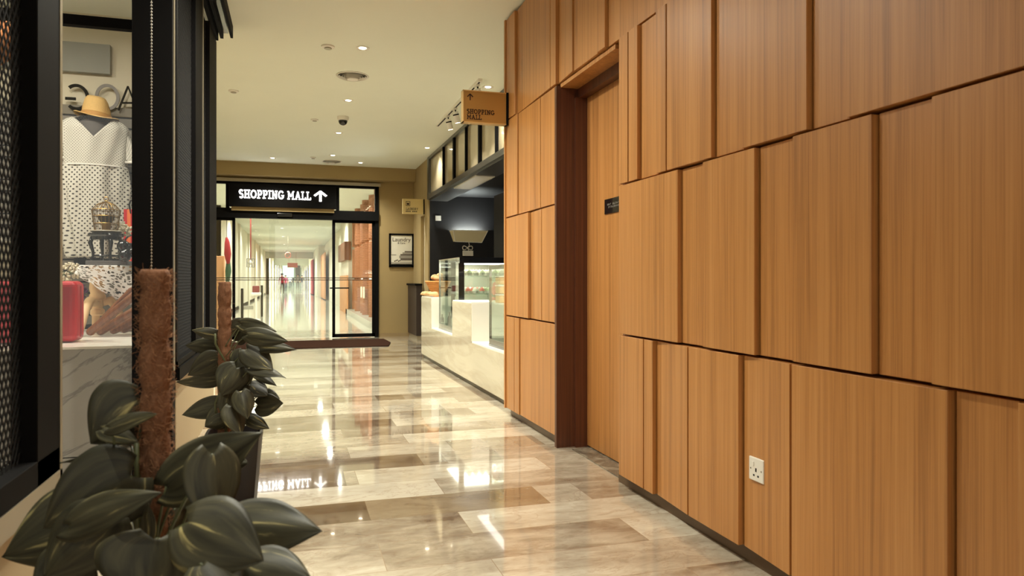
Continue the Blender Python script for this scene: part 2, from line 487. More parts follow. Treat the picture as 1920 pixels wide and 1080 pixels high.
M['coir_fuzz'] = mat('coir_loose_fibre', lin(150, 108, 78), 0.9, spec=0.1)
M['leaf'] = leaf_mat('pothos_leaf', lin(46, 45, 34), lin(72, 69, 51), lin(176, 164, 112))
M['stem'] = mat('green_stem', lin(84, 88, 56), 0.5)
M['pot'] = mat('black_plastic_pot', lin(30, 24, 24), 0.38)
M['soil'] = mat('potting_soil', lin(44, 32, 24), 0.95, bump=1, bscale=60)

# ================================================================== SETTING
XL, XR = -2.35, 2.27        # side walls of the hall near the sliding doors
YE = 14.05                  # end wall with the sliding doors
XW = 1.705                  # kick line of the wooden wall
XS = -0.62                  # shop front plane
YW = onX(946, 600, 1.655).y # far end of the wooden wall

def struct(name, mb, m, **k):
    o = mb.build(name, m, **k); o['kind'] = 'structure'; return o

struct('floor', MB().box(-5, 5, -5, YE + .05, -0.12, 0), M['floor'])
struct('floor_mall', MB().box(-5, 5, YE + .05, 130, -0.12, 0), M['floor_mall'])
struct('ceiling', MB().box(-5, 5, -1.5, YE + 0.2, CEIL, CEIL + 0.15), M['ceil'])
struct('ceiling_mall', MB().box(-5, 5, YE + 0.2, 130, CEIL, CEIL + 0.15), M['mallceil'])

# ---- right: wooden cladding
DY0 = onX(1160, 600, XW).y      # near side of door opening
DY1 = onX(1043, 600, 1.655).y   # far side of the door opening
wall = MB()
wall.box(XW + 0.03, XW + 0.32, DY1, YW - 0.03, 0, CEIL)
wall.box(XW + 0.03, XW + 0.32, -4.5, DY0, 0, CEIL)
wall.box(XW + 0.03, XW + 0.32, DY0, DY1, 2.37, CEIL)
wr = struct('wall_right', wall, M['wood_dark'])
kb = MB().box(XW, XW + 0.04, DY1, YW - 0.012, 0, 0.062); kb.box(XW, XW + 0.04, -4.5, DY0, 0, 0.062)
struct('baseboard_right', kb, M['kick'])
HI, MI, LO = 0.045, 0.036, 0.025
UP = (LO, HI)      # a panel that slopes out from its recessed far edge
def row(z0, z1, items):
    """items: (u0, u1, level) from the far end to the near end; the u values are read on the front face."""
    ys = []
    for u0, u1, lv in items:
        la, lb_ = lv if isinstance(lv, tuple) else (lv, lv)
        ys.append([onX(u0, 525, XW - la).y, onX(u1, 525, XW - lb_).y, la, lb_])
    for i, (ya, yb, la, lv) in enumerate(ys):
        # a recessed panel runs behind the side of its neighbour
        if i + 1 < len(ys) and ys[i + 1][0] < yb - 0.001 and (yb - ys[i + 1][0]) < 0.12:
            nxt = ys[i + 1][0]
            if lv >= ys[i + 1][2]: ys[i + 1][0] = yb - 0.005
            else: yb = nxt + 0.005
        if i and la < ys[i - 1][3] and (ys[i - 1][1] - ys[i][0]) < 0.15: ya = ys[i - 1][1] - 0.004
        if ya - yb < 0.01: continue
        mb = MB().prism([(XW - lv, yb + .003), (XW + .025, yb + .003), (XW + .025, ya - .003), (XW - la, ya - .003)], 'z', z0 + 0.0055, z1 - 0.0055)
        o = mb.build('panel', M['wood'], wr, bevel=0.0012, segs=1)
Z1, Z2, Z3 = 0.812, 1.603, 2.39
row(Z3, CEIL - 0.02, [(947, 965, HI), (971, 1031, UP), (1032, 1042, HI), (1047, 1073, UP), (1074.5, 1118, MI), (1119, 1134, HI), (1143, 1345, LO), (1347, 1500, HI), (1520, 1640, LO), (1645, 1900, HI), (1920, 2100, LO)])
row(Z2, Z3, [(947, 970, HI), (977, 1013, MI), (1019, 1043, LO + .01)])
row(Z2, Z3, [(1160, 1177, HI), (1178, 1195, HI), (1202, 1228, LO), (1229, 1248.5, HI), (1250, 1334, HI), (1344, 1388, LO), (1389, 1513, HI), (1517, 1587, LO), (1587, 1990, HI), (2010, 2110, LO)])
row(Z1, Z2, [(947, 990, HI), (993, 1015, (LO, MI)), (1016, 1043, MI)])
row(Z1, Z2, [(1160, 1271, HI), (1280, 1317, LO), (1317, 1415, HI), (1427, 1485, LO), (1485, 1635, HI), (1650, 1745, LO), (1745, 2110, HI)])
row(0.062, Z1, [(947, 964, HI), (965, 973, HI), (982, 1043, MI)])
row(0.062, Z1, [(1160, 1206, HI), (1207, 1224, HI), (1231, 1289, UP), (1290.5, 1385, HI), (1395, 1481, UP), (1482.5, 1778, HI), (1795, 1905, LO), (1906, 2110, HI)])
# the rest of the cladding, behind the photographer
ynear = onX(2110, 525, XW).y
for z0, z1, wds in ((0.062, Z1, (.5, .3, .7, .4, .6, .5, .45, .5, .7)), (Z1, Z2, (.3, .6, .4, .7, .5, .6, .4, .5, .7)), (Z2, Z3, (.6, .4, .5, .3, .7, .6, .5, .4, .6)), (Z3, CEIL - .02, (.4, .6, .3, .6, .5, .7, .4, .6, .6))):
    y = ynear - 0.01; k = 0
    for w in wds:
        lv = HI if k % 2 else LO
        MB().box(XW - lv, XW + 0.03, y - w, y, z0 + .004, z1 - .004).build('panel', M['wood'], wr, bevel=.0012, segs=1)
        y -= w; k += 1
# end return of the wooden wall, towards the kiosk
MB().box(XW - 0.055, XR + 0.3, YW - 0.03, YW, 0.062, CEIL - 0.02).build('end_panel', M['wood'], wr)

# ---- service door in the wooden wall
XD = 1.862
dr = MB().box(XD, XD + 0.05, DY0 - .02, DY1 + .02, 0.012, 2.32)
door = struct('door_1', dr, M['wood'])
jb = MB()
jb.box(XW - 0.05, XW + .075, DY1 - .004, DY1 + 0.03, 0, 2.37)
jb.box(XW + 0.026, XD + 0.05, DY0 - 0.03, DY0, 0, 2.37)
struct('trim_1', jb, M['wood_dark'])
hd = MB().box(XW + .10, XD + .05, DY0, DY1, 2.30, 2.37)
struct('trim_2', hd, M['wood_dark'])
st = MB().box(XW + .075, XD + .05, DY1 - .03, DY1 + .03, 0, 2.30)
struct('trim_3', st, M['wood_dark'])
MB().box(XW - 0.02, XD + .05, DY0, DY1, 2.362, 2.386).build('soffit', M['wood'], wr)

# ---- end wall with the sliding glass doors
def e(u, v, Y=YE): return onY(u, v, Y)
fx1 = e(710, 500).x
fx0 = -1.86
ztop = e(560, 345).z
ew = MB()
ew.box(fx1, XR + .15, YE, YE + .2, 0, CEIL)
ew.box(XL - .15, fx0, YE, YE + .2, 0, CEIL)
ew.box(fx0, fx1, YE, YE + .2, ztop, CEIL)
struct('wall_back', ew, M['beige'])
zb = onY(590, 333, YE - .28).z
struct('trim_4', MB().box(XL, XR, YE - .28, YE, zb, CEIL), M['beige'])
struct('trim_5', MB().box(fx0 - .02, fx1 + 0.03, YE - .06, YE, ztop, ztop + .06), M['alu'])
struct('baseboard_back', MB().box(fx1 + .02, XR, YE - .015, YE, 0, .07), mat('skirting', lin(150, 128, 92), .5))

sx0, sx1 = e(430, 370).x, e(630, 370).x
zh0, zh1 = e(560, 411).z, e(560, 393.5).z
m_, n_ = e(437, 500).x, e(625, 500).x
dd = MB()
dd.box(fx0, fx1, YE - .03, YE + .08, ztop - .04, ztop)              # top
dd.box(fx0, fx1, YE - .07, YE + .10, zh0, zh1)                       # header with the door gear
dd.box(fx1 - .07, fx1, YE - .03, YE + .08, 0, ztop)                  # jambs
dd.box(fx0, fx0 + .07, YE - .03, YE + .08, 0, ztop)
dd.box(sx1, sx1 + .06, YE - .02, YE + .07, zh1, ztop); dd.box(sx0 - .06, sx0, YE - .02, YE + .07, zh1, ztop)
door2 = struct('door_2', dd, M['black'])
def leaf_frame(x0, x1, y, z1, w, side_left=True, side_right=True, bottom=True):
    f = MB()
    if side_left: f.box(x0, x0 + w, y, y + .035, 0.01, z1)
    if side_right: f.box(x1 - w, x1, y, y + .035, 0.01, z1)
    f.box(x0, x1, y, y + .035, z1 - .05, z1)
    if bottom: f.box(x0, x1, y, y + .035, 0.01, .075)
    return f
a0 = e(623, 500).x; a1 = fx1 - .07
g = leaf_frame(a0, a1, YE, zh0, .055).build('leaf_frame', M['black'], door2)
MB().box(a0 + .05, a1 - .05, YE + .014, YE + .020, .07, zh0 - .04).build('pane', M['glass'], g)
b1 = e(441, 500).x; b0 = fx0 + .07
g = leaf_frame(b0, b1, YE, zh0, .05).build('leaf_frame', M['black'], door2)
MB().box(b0 + .05, b1 - .05, YE + .014, YE + .020, .07, zh0 - .04).build('pane', M['glass'], g)
# the middle leaves: glass, one meeting the right stile
MB().box(b1, a0, YE + .05, YE + .058, .02, zh0).build('pane', M['glass'], door2)
MB().box(sx1 + .06, fx1 - .07, YE + .02, YE + .026, zh1, ztop - .04).build('pane', M['glass'], door2)
MB().box(fx0 + .07, sx0 - .06, YE + .02, YE + .026, zh1, ztop - .04).build('pane', M['glass'], door2)
z_ = e(560, 524).z
ln = MB()
for dz in (-.016, .022):
    ln.box(b0, b1 - .03, YE + .008, YE + .012, z_ + dz, z_ + dz + .014)
    ln.box(b1, a0, YE + .044, YE + .048, z_ + dz, z_ + dz + .014)
    ln.box(a0 + .05, a1 - .05, YE + .008, YE + .012, z_ + dz, z_ + dz + .014)
ln.build('safety_stripe', mat('dark_stripe_film', lin(60, 46, 36), .5), door2)
hz = e(640, 540).z
hb = MB(); hx0, hx1 = e(618, 540).x, e(654, 540).x
hb.tube([(hx0, YE - .05, hz), (hx1, YE - .05, hz)], .012); hb.tube([(hx0 + .06, YE + .01, hz), (hx0 + .06, YE - .05, hz)], .01); hb.tube([(hx1 - .04, YE + .01, hz), (hx1 - .04, YE - .05, hz)], .01)
hb.build('push_bar', M['black'], door2, smooth=True)
sn = MB().box(e(520, 400).x, e(548, 400).x, YE - .10, YE - .07, zh0 + .03, zh0 + .10)
sn.build('door_sensor', M['gloss_black'], door2, bevel=.008)

# ---- right wall beyond the kiosk and the left hall wall
YK = onX(803, 500, XR).y       # where the kiosk opening starts
yR0 = onX(789, 500, XR).y; yR1 = onX(797, 500, XR).y
rw = MB()
rw.box(XR, XR + .2, YK, yR1 + 0.05, 0, CEIL); rw.box(XR, XR + .2, yR0, YE, 0, CEIL); rw.box(XR, XR + .2, yR1 + .05, yR0, 2.27, CEIL)
rw.box(XR + .12, XR + .2, YK, YE, 0, CEIL)
struct('wall_far_right', rw, M['beige'])
struct('door_3', MB().box(XR + .06, XR + .11, yR1 + .06, yR0 - .02, .01, 2.26), M['cream'])
struct('wall_left', MB().box(XL - .15, XL, 6.75, YE, 0, CEIL), M['cream'])

# ---- mall corridor beyond the doors
ml = MB()
ml.box(-2.6, -2.45, YE + .2, 22.0, 0, CEIL)
ml.box(-2.6, -1.95, 22.0, 22.2, 0, CEIL)
ml.box(-2.1, -1.95, 22.0, 58, 0, CEIL)
ml.box(-2.1, -1.7, 58, 58.3, 0, CEIL)
ml.box(-1.9, -1.7, 58, 130, 0, CEIL)
for yy in (29, 35, 41, 47, 53): ml.box(-1.95, -1.88, yy, yy + .5, 0, CEIL)
struct('wall_mall_left', ml, M['mallwall'])
mr_ = MB()
mr_.box(2.15, 2.4, YE + .2, 24, 0, CEIL)
mr_.box(1.75, 2.4, 24, 28, 0, CEIL)
mr_.box(1.9, 2.4, 28, 46, 0, CEIL)
mr_.box(1.55, 2.4, 46, 130, 0, CEIL)
struct('wall_mall_right', mr_, M['mallwall'])
struct('wall_mall_end', MB().box(-3, 3, 130, 130.3, 0, CEIL), mat('pale_green_end_wall', lin(200, 214, 204), .7))
struct('trim_6', MB().box(-2.1, 2.0, 57.5, 57.9, 2.75, CEIL), M['mallceil'])
struct('trim_7', MB().box(-1.9, 1.6, 75, 75.3, 2.55, CEIL), M['mallceil'])
struct('baseboard_mall_left', MB().box(-1.95, -1.93, 22.3, 57, 0, .12), M['black'])
# low kerb under the terracotta columns
kx = 1.66
struct('trim_8', MB().box(kx, 2.15, YE + .35, 24, 0, .17), mat('grey_stone_kerb', lin(176, 172, 160), .3))

# ================================================================== KIOSK
ZB0, ZB1 = 2.50, 2.575
kk = MB()
kk.box(XR + .025, 4.6, YK - .012, YK + .12, 0, CEIL)              # far side wall
kk.box(4.2, 4.35, YW, YK, 0, CEIL)                  # back wall
kk.box(2.56, 4.3, YW, YW + .03, 0, CEIL); kk.box(XR, 2.56, YW, YW + .03, 1.4, CEIL)
struct('wall_kiosk', kk, M['blackwall'])
struct('ceiling_kiosk', MB().box(XR + .02, 4.3, YW, YK, ZB0 + .07, ZB0 + .12), M['blackwall'])
fs = MB()
fs.box(XR - .02, XR + .10, YW + .03, YK, ZB0, ZB1)
fs.box(XR - .02, XR + .10, YW + .03, YK, CEIL - .05, CEIL)
fs.box(XR - .02, XR + .04, YK - .16, YK, ZB1, CEIL - .05)
fs.box(XR + .02, XR + .34, YW + .03, YK, ZB0 - .02, ZB0 + .05)
fascia = struct('trim_9', fs, mat('dark_grey_metal', lin(88, 86, 82), .3, .7))
for i, u in enumerate((830, 849.5, 872, 897.5, 928.6)):
    p = onX(u, 400, XR - .02).y; w = .035 if u in (849.5, 897.5) else .016
    MB().box(XR - .022, XR + .02, p - w, p + w, ZB1, CEIL - .05).build('mullion', M['black'], fascia)
MB().box(XR + .015, XR + .035, YW + .03, YK - .16, ZB1, CEIL - .05).build('glass_panel', M['panel_glass'], fascia)
MB().box(XR + .04, XR + .30, onX(880, 300, XR).y - .2, onX(846, 300, XR).y, ZB0 - .035, ZB0 - .021).build('light_strip', M['white_panel'], fascia)

# ---- counter
XC = 1.768
yc = lambda u: onX(u, 525, XC).y
c0, c1, c2, c3 = yc(790), yc(808), yc(848), yc(883)
ZT, ZN = 0.858, 0.452
ctr = MB()
def cstep(ya, yb, zt):
    ctr.box(XC, 2.55, yb, ya, .05, zt)
cstep(c0, c1, ZT); cstep(c1, c2, ZN); cstep(c2, c3, ZT); cstep(c3, YW + .035, ZN)
counter = empty('service_counter', (XC + .4, (c0 + YW) / 2, 0), 'long cream stone service counter with two cut-outs beside the wooden wall', 'counter')
part(counter, ctr, 'stone_front', M['stone'])
part(counter, MB().box(XC + .03, 2.5, YW + .01, c0 - .02, 0, .05), 'toe_kick', mat('dark_bronze_kick', lin(84, 72, 54), .4))
inn = MB(); t = .012
for ya, yb in ((c1, c2), (c3, YW + .035)):
    inn.box(XC + .006, 2.55, yb, ya, ZN, ZN + t)
    inn.box(XC + .006, 2.55, ya - t, ya, ZN, ZT)
    inn.box(XC + .006, 2.55, yb, yb + t, ZN, ZT) if yb > YW + .1 else None
    inn.box(2.50, 2.55, yb, ya, ZN, ZT)
for ya, yb in ((c0, c1), (c2, c3)):
    inn.box(XC + .006, 2.55, yb, ya, ZT, ZT + t)
part(counter, inn, 'white_lining', M['white_panel'])

# ---- display cases
def glass_case(cx0, cx1, y0, y1, z0, z1, label, side_posts):
    root = empty('display_case', ((cx0 + cx1) / 2, (y0 + y1) / 2, z0), label, 'display case')
    part(root, MB().box(cx0, cx1, y0, y1, z0, z0 + .07), 'base', M['steel'], bevel=.004)
    part(root, MB().box(cx0 - .003, cx1, y0 - .003, y1 + .003, z0 + .002, z0 + .02), 'base_strip', M['gloss_black'])
    gl = MB()
    gl.box(cx0, cx0 + .008, y0, y1, z0 + .07, z1); gl.box(cx0 + .008, cx1, y0, y0 + .008, z0 + .07, z1)
    gl.box(cx0 + .008, cx1, y1 - .008, y1, z0 + .07, z1)
    part(root, gl, 'glass', M['case_glass'])
    part(root, MB().box(cx0, cx1, y0, y1, z1, z1 + .008), 'top', M['alu'])
    for (px, py, w, mm) in side_posts:
        part(root, MB().box(px, px + w, py, py + w * .6, z0 + .07, z1), 'post', mm)
    return root
yA0, yA1 = onX(860, 500, 1.84).y, onX(823, 500, 1.84).y
caseA = glass_case(1.84, 2.52, yA0, yA1, ZN + t, 1.355, 'tall glass pastry case with a black front band in the middle of the counter',
                   [(1.84, yA1 - .02, .02, M['steel'])])
part(caseA, MB().box(1.85, 2.52, yA0 - .012, yA0 - .001, 1.295, 1.363), 'black_band', M['gloss_black'])
part(caseA, MB().box(1.838, 1.905, yA0 - .012, yA0 - .001, ZN + .08, 1.295), 'black_band', M['gloss_black'])
xs = onY(858, 400, yA1 - .05).x
part(caseA, MB().box(2.0, 2.05, yA1 - .02, yA1 - .009, .6, 1.34), 'post', M['black'])
for z in (1.14, .93):
    part(caseA, MB().box(1.87, 2.50, yA0 + .03, yA1 - .03, z, z + .010), 'shelf', M['case_glass'])
part(caseA, MB().box(1.90, 2.5, yA0 + .05, yA0 + .075, 1.28, 1.30), 'light_bar', mat('case_light', lin(255, 250, 235), .4, emis=(1, .96, .88, 1), estr=6))
part(caseA, MB().box(2.49, 2.505, yA0 + .02, yA1 - .02, ZN + .1, 1.34).box(2.06, 2.49, yA1 - .03, yA1 - .022, ZN + .1, 1.34), 'back_panel', mat('case_back', lin(214, 210, 192), .3))
area_light('case_lamp', (2.15, (yA0 + yA1) / 2, 1.33), .5, 9, NEUT, size_y=.8)
yB1 = onX(917, 500, 1.83).y; yB0 = YW + .06
caseB = glass_case(1.83, 2.52, yB0, yB1, ZN + t, 1.235, 'nearer glass pastry case with boxed snacks at the end of the wooden wall',
                   [(1.83, yB1 - .02, .022, M['steel'])])
part(caseB, MB().box(1.83, 1.85, yB0, yB1, 1.2, 1.235), 'rail', M['steel'])
part(caseB, MB().box(1.86, 2.5, yB0 + .03, yB1 - .03, .868, .88), 'shelf', M['white'])
area_light('case_lamp', (2.15, (yB0 + yB1) / 2, 1.21), .4, 3.5, NEUT, size_y=.6)

# ---- food
M['bread'] = mat('bread_crust', lin(222, 182, 132), .7, noise=.2, nscale=25)
M['cream_food'] = mat('cream_icing', lin(244, 236, 216), .5)
M['pink'] = mat('pink_wafer', lin(228, 136, 120), .6, noise=.3, nscale=60)
M['green_food'] = mat('pale_green_icing', lin(200, 208, 168), .5)
M['snack'] = mat('gold_snack', lin(222, 178, 116), .5, noise=.35, nscale=50)
M['basket'] = mat('wicker', lin(214, 150, 84), .8, noise=.3, nscale=90, bump=.6, bscale=120)
ORD_ = ('fourth', 'third', 'second', 'nearest', 'farthest', 'fifth')
# bread basket on the counter end
pB = atD(806, 557, 9.75)
bk = empty('bread_basket', (1.95, 9.93, ZT + t), 'tilted wicker basket of rolls on the far end of the counter', 'basket')
mb = MB(); n = 20
for k in range(7):
    r = .10 + .012 * k
    mb.tube([(1.95 + r * cos(a), 9.93 + r * sin(a), ZT + t + .075 + .022 * k) for a in [2 * pi * i / n for i in range(n + 1)]], .013, 6, cap=False)
mb.lathe([(.02, 0), (.1, .0), (.1, .02), (.02, .02)], (1.95, 9.93, ZT + t + .06), 16)
mb.lathe([(.07, 0), (.075, .06)], (1.95, 9.93, ZT + t), 12)
part(bk, mb, 'wicker_bowl', M['basket'], smooth=True)
rolls = []
for i, (x, y, z) in enumerate([(1.93, 9.88, .25), (1.99, 9.96, .25), (1.93, 10.0, .26), (1.97, 9.92, .29), (1.90, 9.95, .27)]):
    o = MB().ball((0, 0, 0), .045, 10, 7, 1.3, .9, .75).build('bread_roll', M['bread'], smooth=True, loc=(x, y, ZT + t + z), auto=False)
    o.rotation_euler = (.3 * i, .2, .9 * i)
    tag(o, 'small golden roll in the tilted wicker basket, %s of the heap' % ('at the front left', 'at the right', 'at the back right', 'on the top', 'at the left')[i], 'bread', 'rolls in the wicker basket')
for i, (x, y) in enumerate([(1.81, 9.98), (1.82, 9.85), (1.80, 9.73), (1.83, 9.62), (1.80, 10.09), (1.87, 9.73)]):
    o = MB().tube([(-.07, 0, .0), (-.045, 0, .012), (0, 0, .016), (.045, 0, .012), (.07, 0, 0)], [.008, .026, .031, .026, .008], 10).build('long_roll', M['bread'], smooth=True, loc=(x, y, ZT + t + .027), auto=False)
    o.rotation_euler = (0, 0, .5 + i * .7)
    tag(o, 'long crusty roll on the counter end, %s of the loose ones counted from the basket' % ORD_[i], 'bread', 'loose rolls on the counter end')
# items in the tall case
rnd = random.Random(3)
def cupcake(x, y, z, top, label, grp, nm='cupcake'):
    r = empty(nm, (x, y, z), label, 'cake', grp)
    part(r, MB().lathe([(.022, 0), (.032, .03)], (x, y, z), 12), 'paper_case', M['white'], smooth=True)
    part(r, MB().lathe([(.033, .028), (.034, .036), (.024, .05), (.026, .055), (.012, .068), (.002, .075)], (x, y, z), 12), 'icing', top, smooth=True)
    return r
ORD = ('first', 'second', 'third', 'fourth', 'fifth', 'sixth', 'seventh', 'eighth', 'ninth')
ROW = ('front', 'middle', 'back')
for j in range(3):
    for i in range(6):
        x = 2.0 + i * .078; y = yA0 + .13 + j * .13; c_ = (i + j) % 2
        cupcake(x, y, 1.152, M['cream_food'] if c_ else M['green_food'],
                '%s iced cake on the upper shelf, %s row, %s from the left' % ('white' if c_ else 'pale green', ROW[j], ORD[i]), 'cakes on the upper shelf')
for j in range(3):
    for i in range(5):
        x = 1.98 + i * .085; y = yA0 + .12 + j * .12
        m_, w_ = (M['green_food'], 'pale green') if i > 2 else ((M['cream_food'], 'white') if (i + j) % 2 else (M['pink'], 'pink'))
        cupcake(x, y, .942, m_, '%s iced cupcake on the lower shelf, %s row, %s from the left' % (w_, ROW[j], ORD[i]), 'cakes on the lower shelf')
# upper block top at c2..c3: pink snack bag
pk = onY(906, 562, c3 + .25)
bg = empty('snack_bag', (2.12, c3 + .3, ZT + t), 'clear bag of pink wafers tied at the top, standing on the counter block', 'snack bag')
mb = MB()
for i in range(60):
    a = rnd.random() * 2 * pi; rr = .07 * sqrt(rnd.random()); zz = rnd.random() * .18
    rr *= (1 - (zz / .26))
    mb.ball((2.12 + rr * cos(a), c3 + .3 + rr * sin(a), ZT + t + .018 + zz), .018, 6, 4)
part(bg, mb, 'wafers', M['pink'], smooth=True)
part(bg, MB().lathe([(.085, 0), (.09, .05), (.075, .14), (.03, .21), (.012, .235), (.03, .27)], (2.12, c3 + .3, ZT + t), 14, cap=False), 'clear_film', M['case_glass'], smooth=True)
# boxes in the nearer case
bi = 0
for lv in range(3):
    for i in range(4):
        x = 1.93 + i * .13; z = .882 + lv * .088
        r = empty('snack_box', (x, yB1 - .12, z), 'clear box of golden snacks, %s row, %s from the left in the nearer case' % (('bottom', 'middle', 'top')[lv], ('first', 'second', 'third', 'last')[i]), 'food box', 'snack boxes, %s row' % ('bottom', 'middle', 'top')[lv])
        part(r, MB().box(x - .055, x + .055, yB1 - .2, yB1 - .06, z, z + .07), 'contents', M['snack'], bevel=.01)
        part(r, MB().box(x - .058, x + .058, yB1 - .204, yB1 - .056, z + .07, z + .080), 'lid', M['cream_food'], bevel=.003)
r = empty('cake_plate', (2.05, yB0 + .28, ZN + t + .07), 'white round plate of pale biscuits low in the nearer case', 'plate')
part(r, MB().lathe([(.06, 0), (.07, .006), (.16, .022), (.165, .026), (.07, .012), (.0, .011)], (2.05, yB0 + .28, ZN + t + .071), 28), 'dish', M['white'], smooth=True)
for i in range(7):
    a = i * 2 * pi / 7; rr = .08 if i else 0
    bx, by = 2.05 + rr * cos(a), yB0 + .28 + rr * sin(a)
    o = MB().lathe([(.0, 0), (.03, 0), (.034, .006), (.03, .014), (.0, .016)], (0, 0, 0), 14, cap=False).build('biscuit', M['snack'] if i % 2 else M['cream_food'], smooth=True, loc=(bx, by, ZN + t + .071 + (.018 if i else .014)))
    tag(o, ('small pale biscuit in the centre of the white plate' if not i else 'small %s biscuit on the white plate rim, %s going round' % (('cream', 'golden')[i % 2], ('', 'first', 'second', 'third', 'fourth', 'fifth', 'sixth')[i])), 'biscuit', 'biscuits on the white plate')
# small metal gadgets at the foot of the tall case
for i, (u, hh) in enumerate(((829, .10), (843, .15))):
    y = onX(u, 600, 1.90).y
    r = empty('sauce_bottle', (1.90, y, ZN + t + .07), ('short dark' , 'taller dark')[i] + ' glass bottle at the foot of the tall pastry case', 'bottle')
    part(r, MB().lathe([(.022, 0), (.026, .004), (.026, hh * .6), (.011, hh * .8), (.011, hh)], (1.90, y, ZN + t + .071), 14), 'body', M['gloss_black'], smooth=True)
    part(r, MB().lathe([(.013, hh), (.013, hh + .014)], (1.90, y, ZN + t + .071), 12), 'cap', M['steel'], smooth=True)

# ---- wall sconce above the tall case with its coiled cable and transformer
YS = YK - .02
pA, pB_, pC, pD = onY(843, 433, YS), onY(913, 434, YS), onY(904, 455, YS), onY(850, 453, YS)
sc = empty('wall_uplight', ((pA.x + pB_.x) / 2, YS, pD.z), 'pale trapezoid uplight glowing on the black kiosk wall', 'wall lamp')
mb = MB()
d1 = .17
top = [(pA.x, YS - .0), (pB_.x, YS - .0)]
vs_ = [(pA.x, YS, pA.z), (pB_.x, YS, pB_.z), (pC.x, YS, pC.z), (pD.x, YS, pD.z),
       (pA.x + .03, YS - d1, pA.z), (pB_.x - .03, YS - d1, pB_.z), (pC.x - .02, YS - .05, pC.z), (pD.x + .02, YS - .05, pD.z)]
mb.add(vs_, [(4, 5, 6, 7), (0, 4, 7, 3), (1, 2, 6, 5), (3, 7, 6, 2)])
part(sc, mb, 'shade', mat('linen_glass_shade', lin(214, 204, 168), .4))
rm = MB()
for a, b in ((4, 5), (5, 6), (6, 7), (7, 4), (0, 4), (1, 5)):
    rm.tube([vs_[a], vs_[b]], .007, 6)
part(sc, rm, 'rim', M['white'])
xm = (pA.x + pB_.x) / 2
part(sc, MB().tube([(pA.x + .1, YS - .07, pA.z - .07), (pB_.x - .1, YS - .07, pA.z - .07)], .016, 8), 'tube_lamp', mat('lamp_tube', lin(250, 255, 245), .4, emis=(.95, 1, .92, 1), estr=5))
lo = area_light('uplight_glow', (xm, YS - .10, pA.z - .04), .45, 14, (.92, 1, .94), size_y=.08, rot=(pi, 0, 0))
tf = empty('cable_box', onY(876, 481, YS), 'small white transformer box with a looped white cable under the uplight', 'cable box')
q0 = onY(867, 470, YS); q1 = onY(886, 480, YS)
part(tf, MB().box(q0.x, q1.x, YS - .06, YS, q1.z, q0.z), 'box', M['white'], bevel=.006)
cx_, cz_ = onY(876, 463, YS).x, onY(876, 465, YS).z
pts = [(xm, YS - .02, pD.z), (xm + .01, YS - .03, pD.z - .06)]
for i in range(25):
    a = i / 24 * 2 * pi
    pts.append((cx_ + .09 * sin(a), YS - .03, cz_ + .035 * sin(2 * a)))
pts.append((cx_ + .02, YS - .03, q0.z))
part(tf, MB().tube(pts, .008, 6), 'cable', M['white'], smooth=True, auto=False)
# switch plate and shelf edge on the black wall, black fridge
s0 = onY(816.5, 404, YS); s1 = onY(827, 414, YS)
o = MB().box(s0.x, s1.x, YS, YS + .02, s1.z, s0.z).build('notice_plate', M['white'], bevel=.003)
tag(o, 'small square white plate high on the black kiosk wall', 'wall plate')
q = empty('tall_cabinet', (3.35, 9.5, 0), 'tall black cabinet with a white strip standing in the kiosk', 'cabinet')
fx = onY(926, 500, 9.9).x
part(q, MB().box(fx, fx + .7, 9.3, 9.9, .0, 2.3), 'body', mat('brown_black_cabinet', lin(24, 20, 19), .5, spec=.05), bevel=.005)
zz = onY(940, 393, 9.28).z
part(q, MB().box(fx + .02, fx + .68, 9.285, 9.3, zz - .02, zz + .02), 'strip', M['white'])
part(q, MB().box(fx + .02, fx + .68, 9.285, 9.3, .12, zz - .05), 'door', mat('cabinet_door', lin(30, 27, 27), .3), bevel=.003)

# ---- dark cabinet at the far right corner
cy0, cy1 = 13.05, YE - .02
q = empty('side_cabinet', (XR - .06, 13.5, 0), 'narrow dark wood cabinet against the beige corner by the poster', 'cabinet')
xx = onY(777, 535, cy1 - .1).x
part(q, MB().box(2.16, XR - .002, cy0, cy1, .08, 1.0), 'body', mat('very_dark_wood', lin(46, 34, 30), .5), bevel=.004)
part(q, MB().box(2.13, XR - .002, cy0 - .03, cy1, 1.0, 1.035), 'top', M['black'], bevel=.004)
part(q, MB().box(2.18, XR - .002, cy0 + .02, cy1, 0, .08), 'plinth', mat('plinth_stone', lin(150, 140, 120), .4))

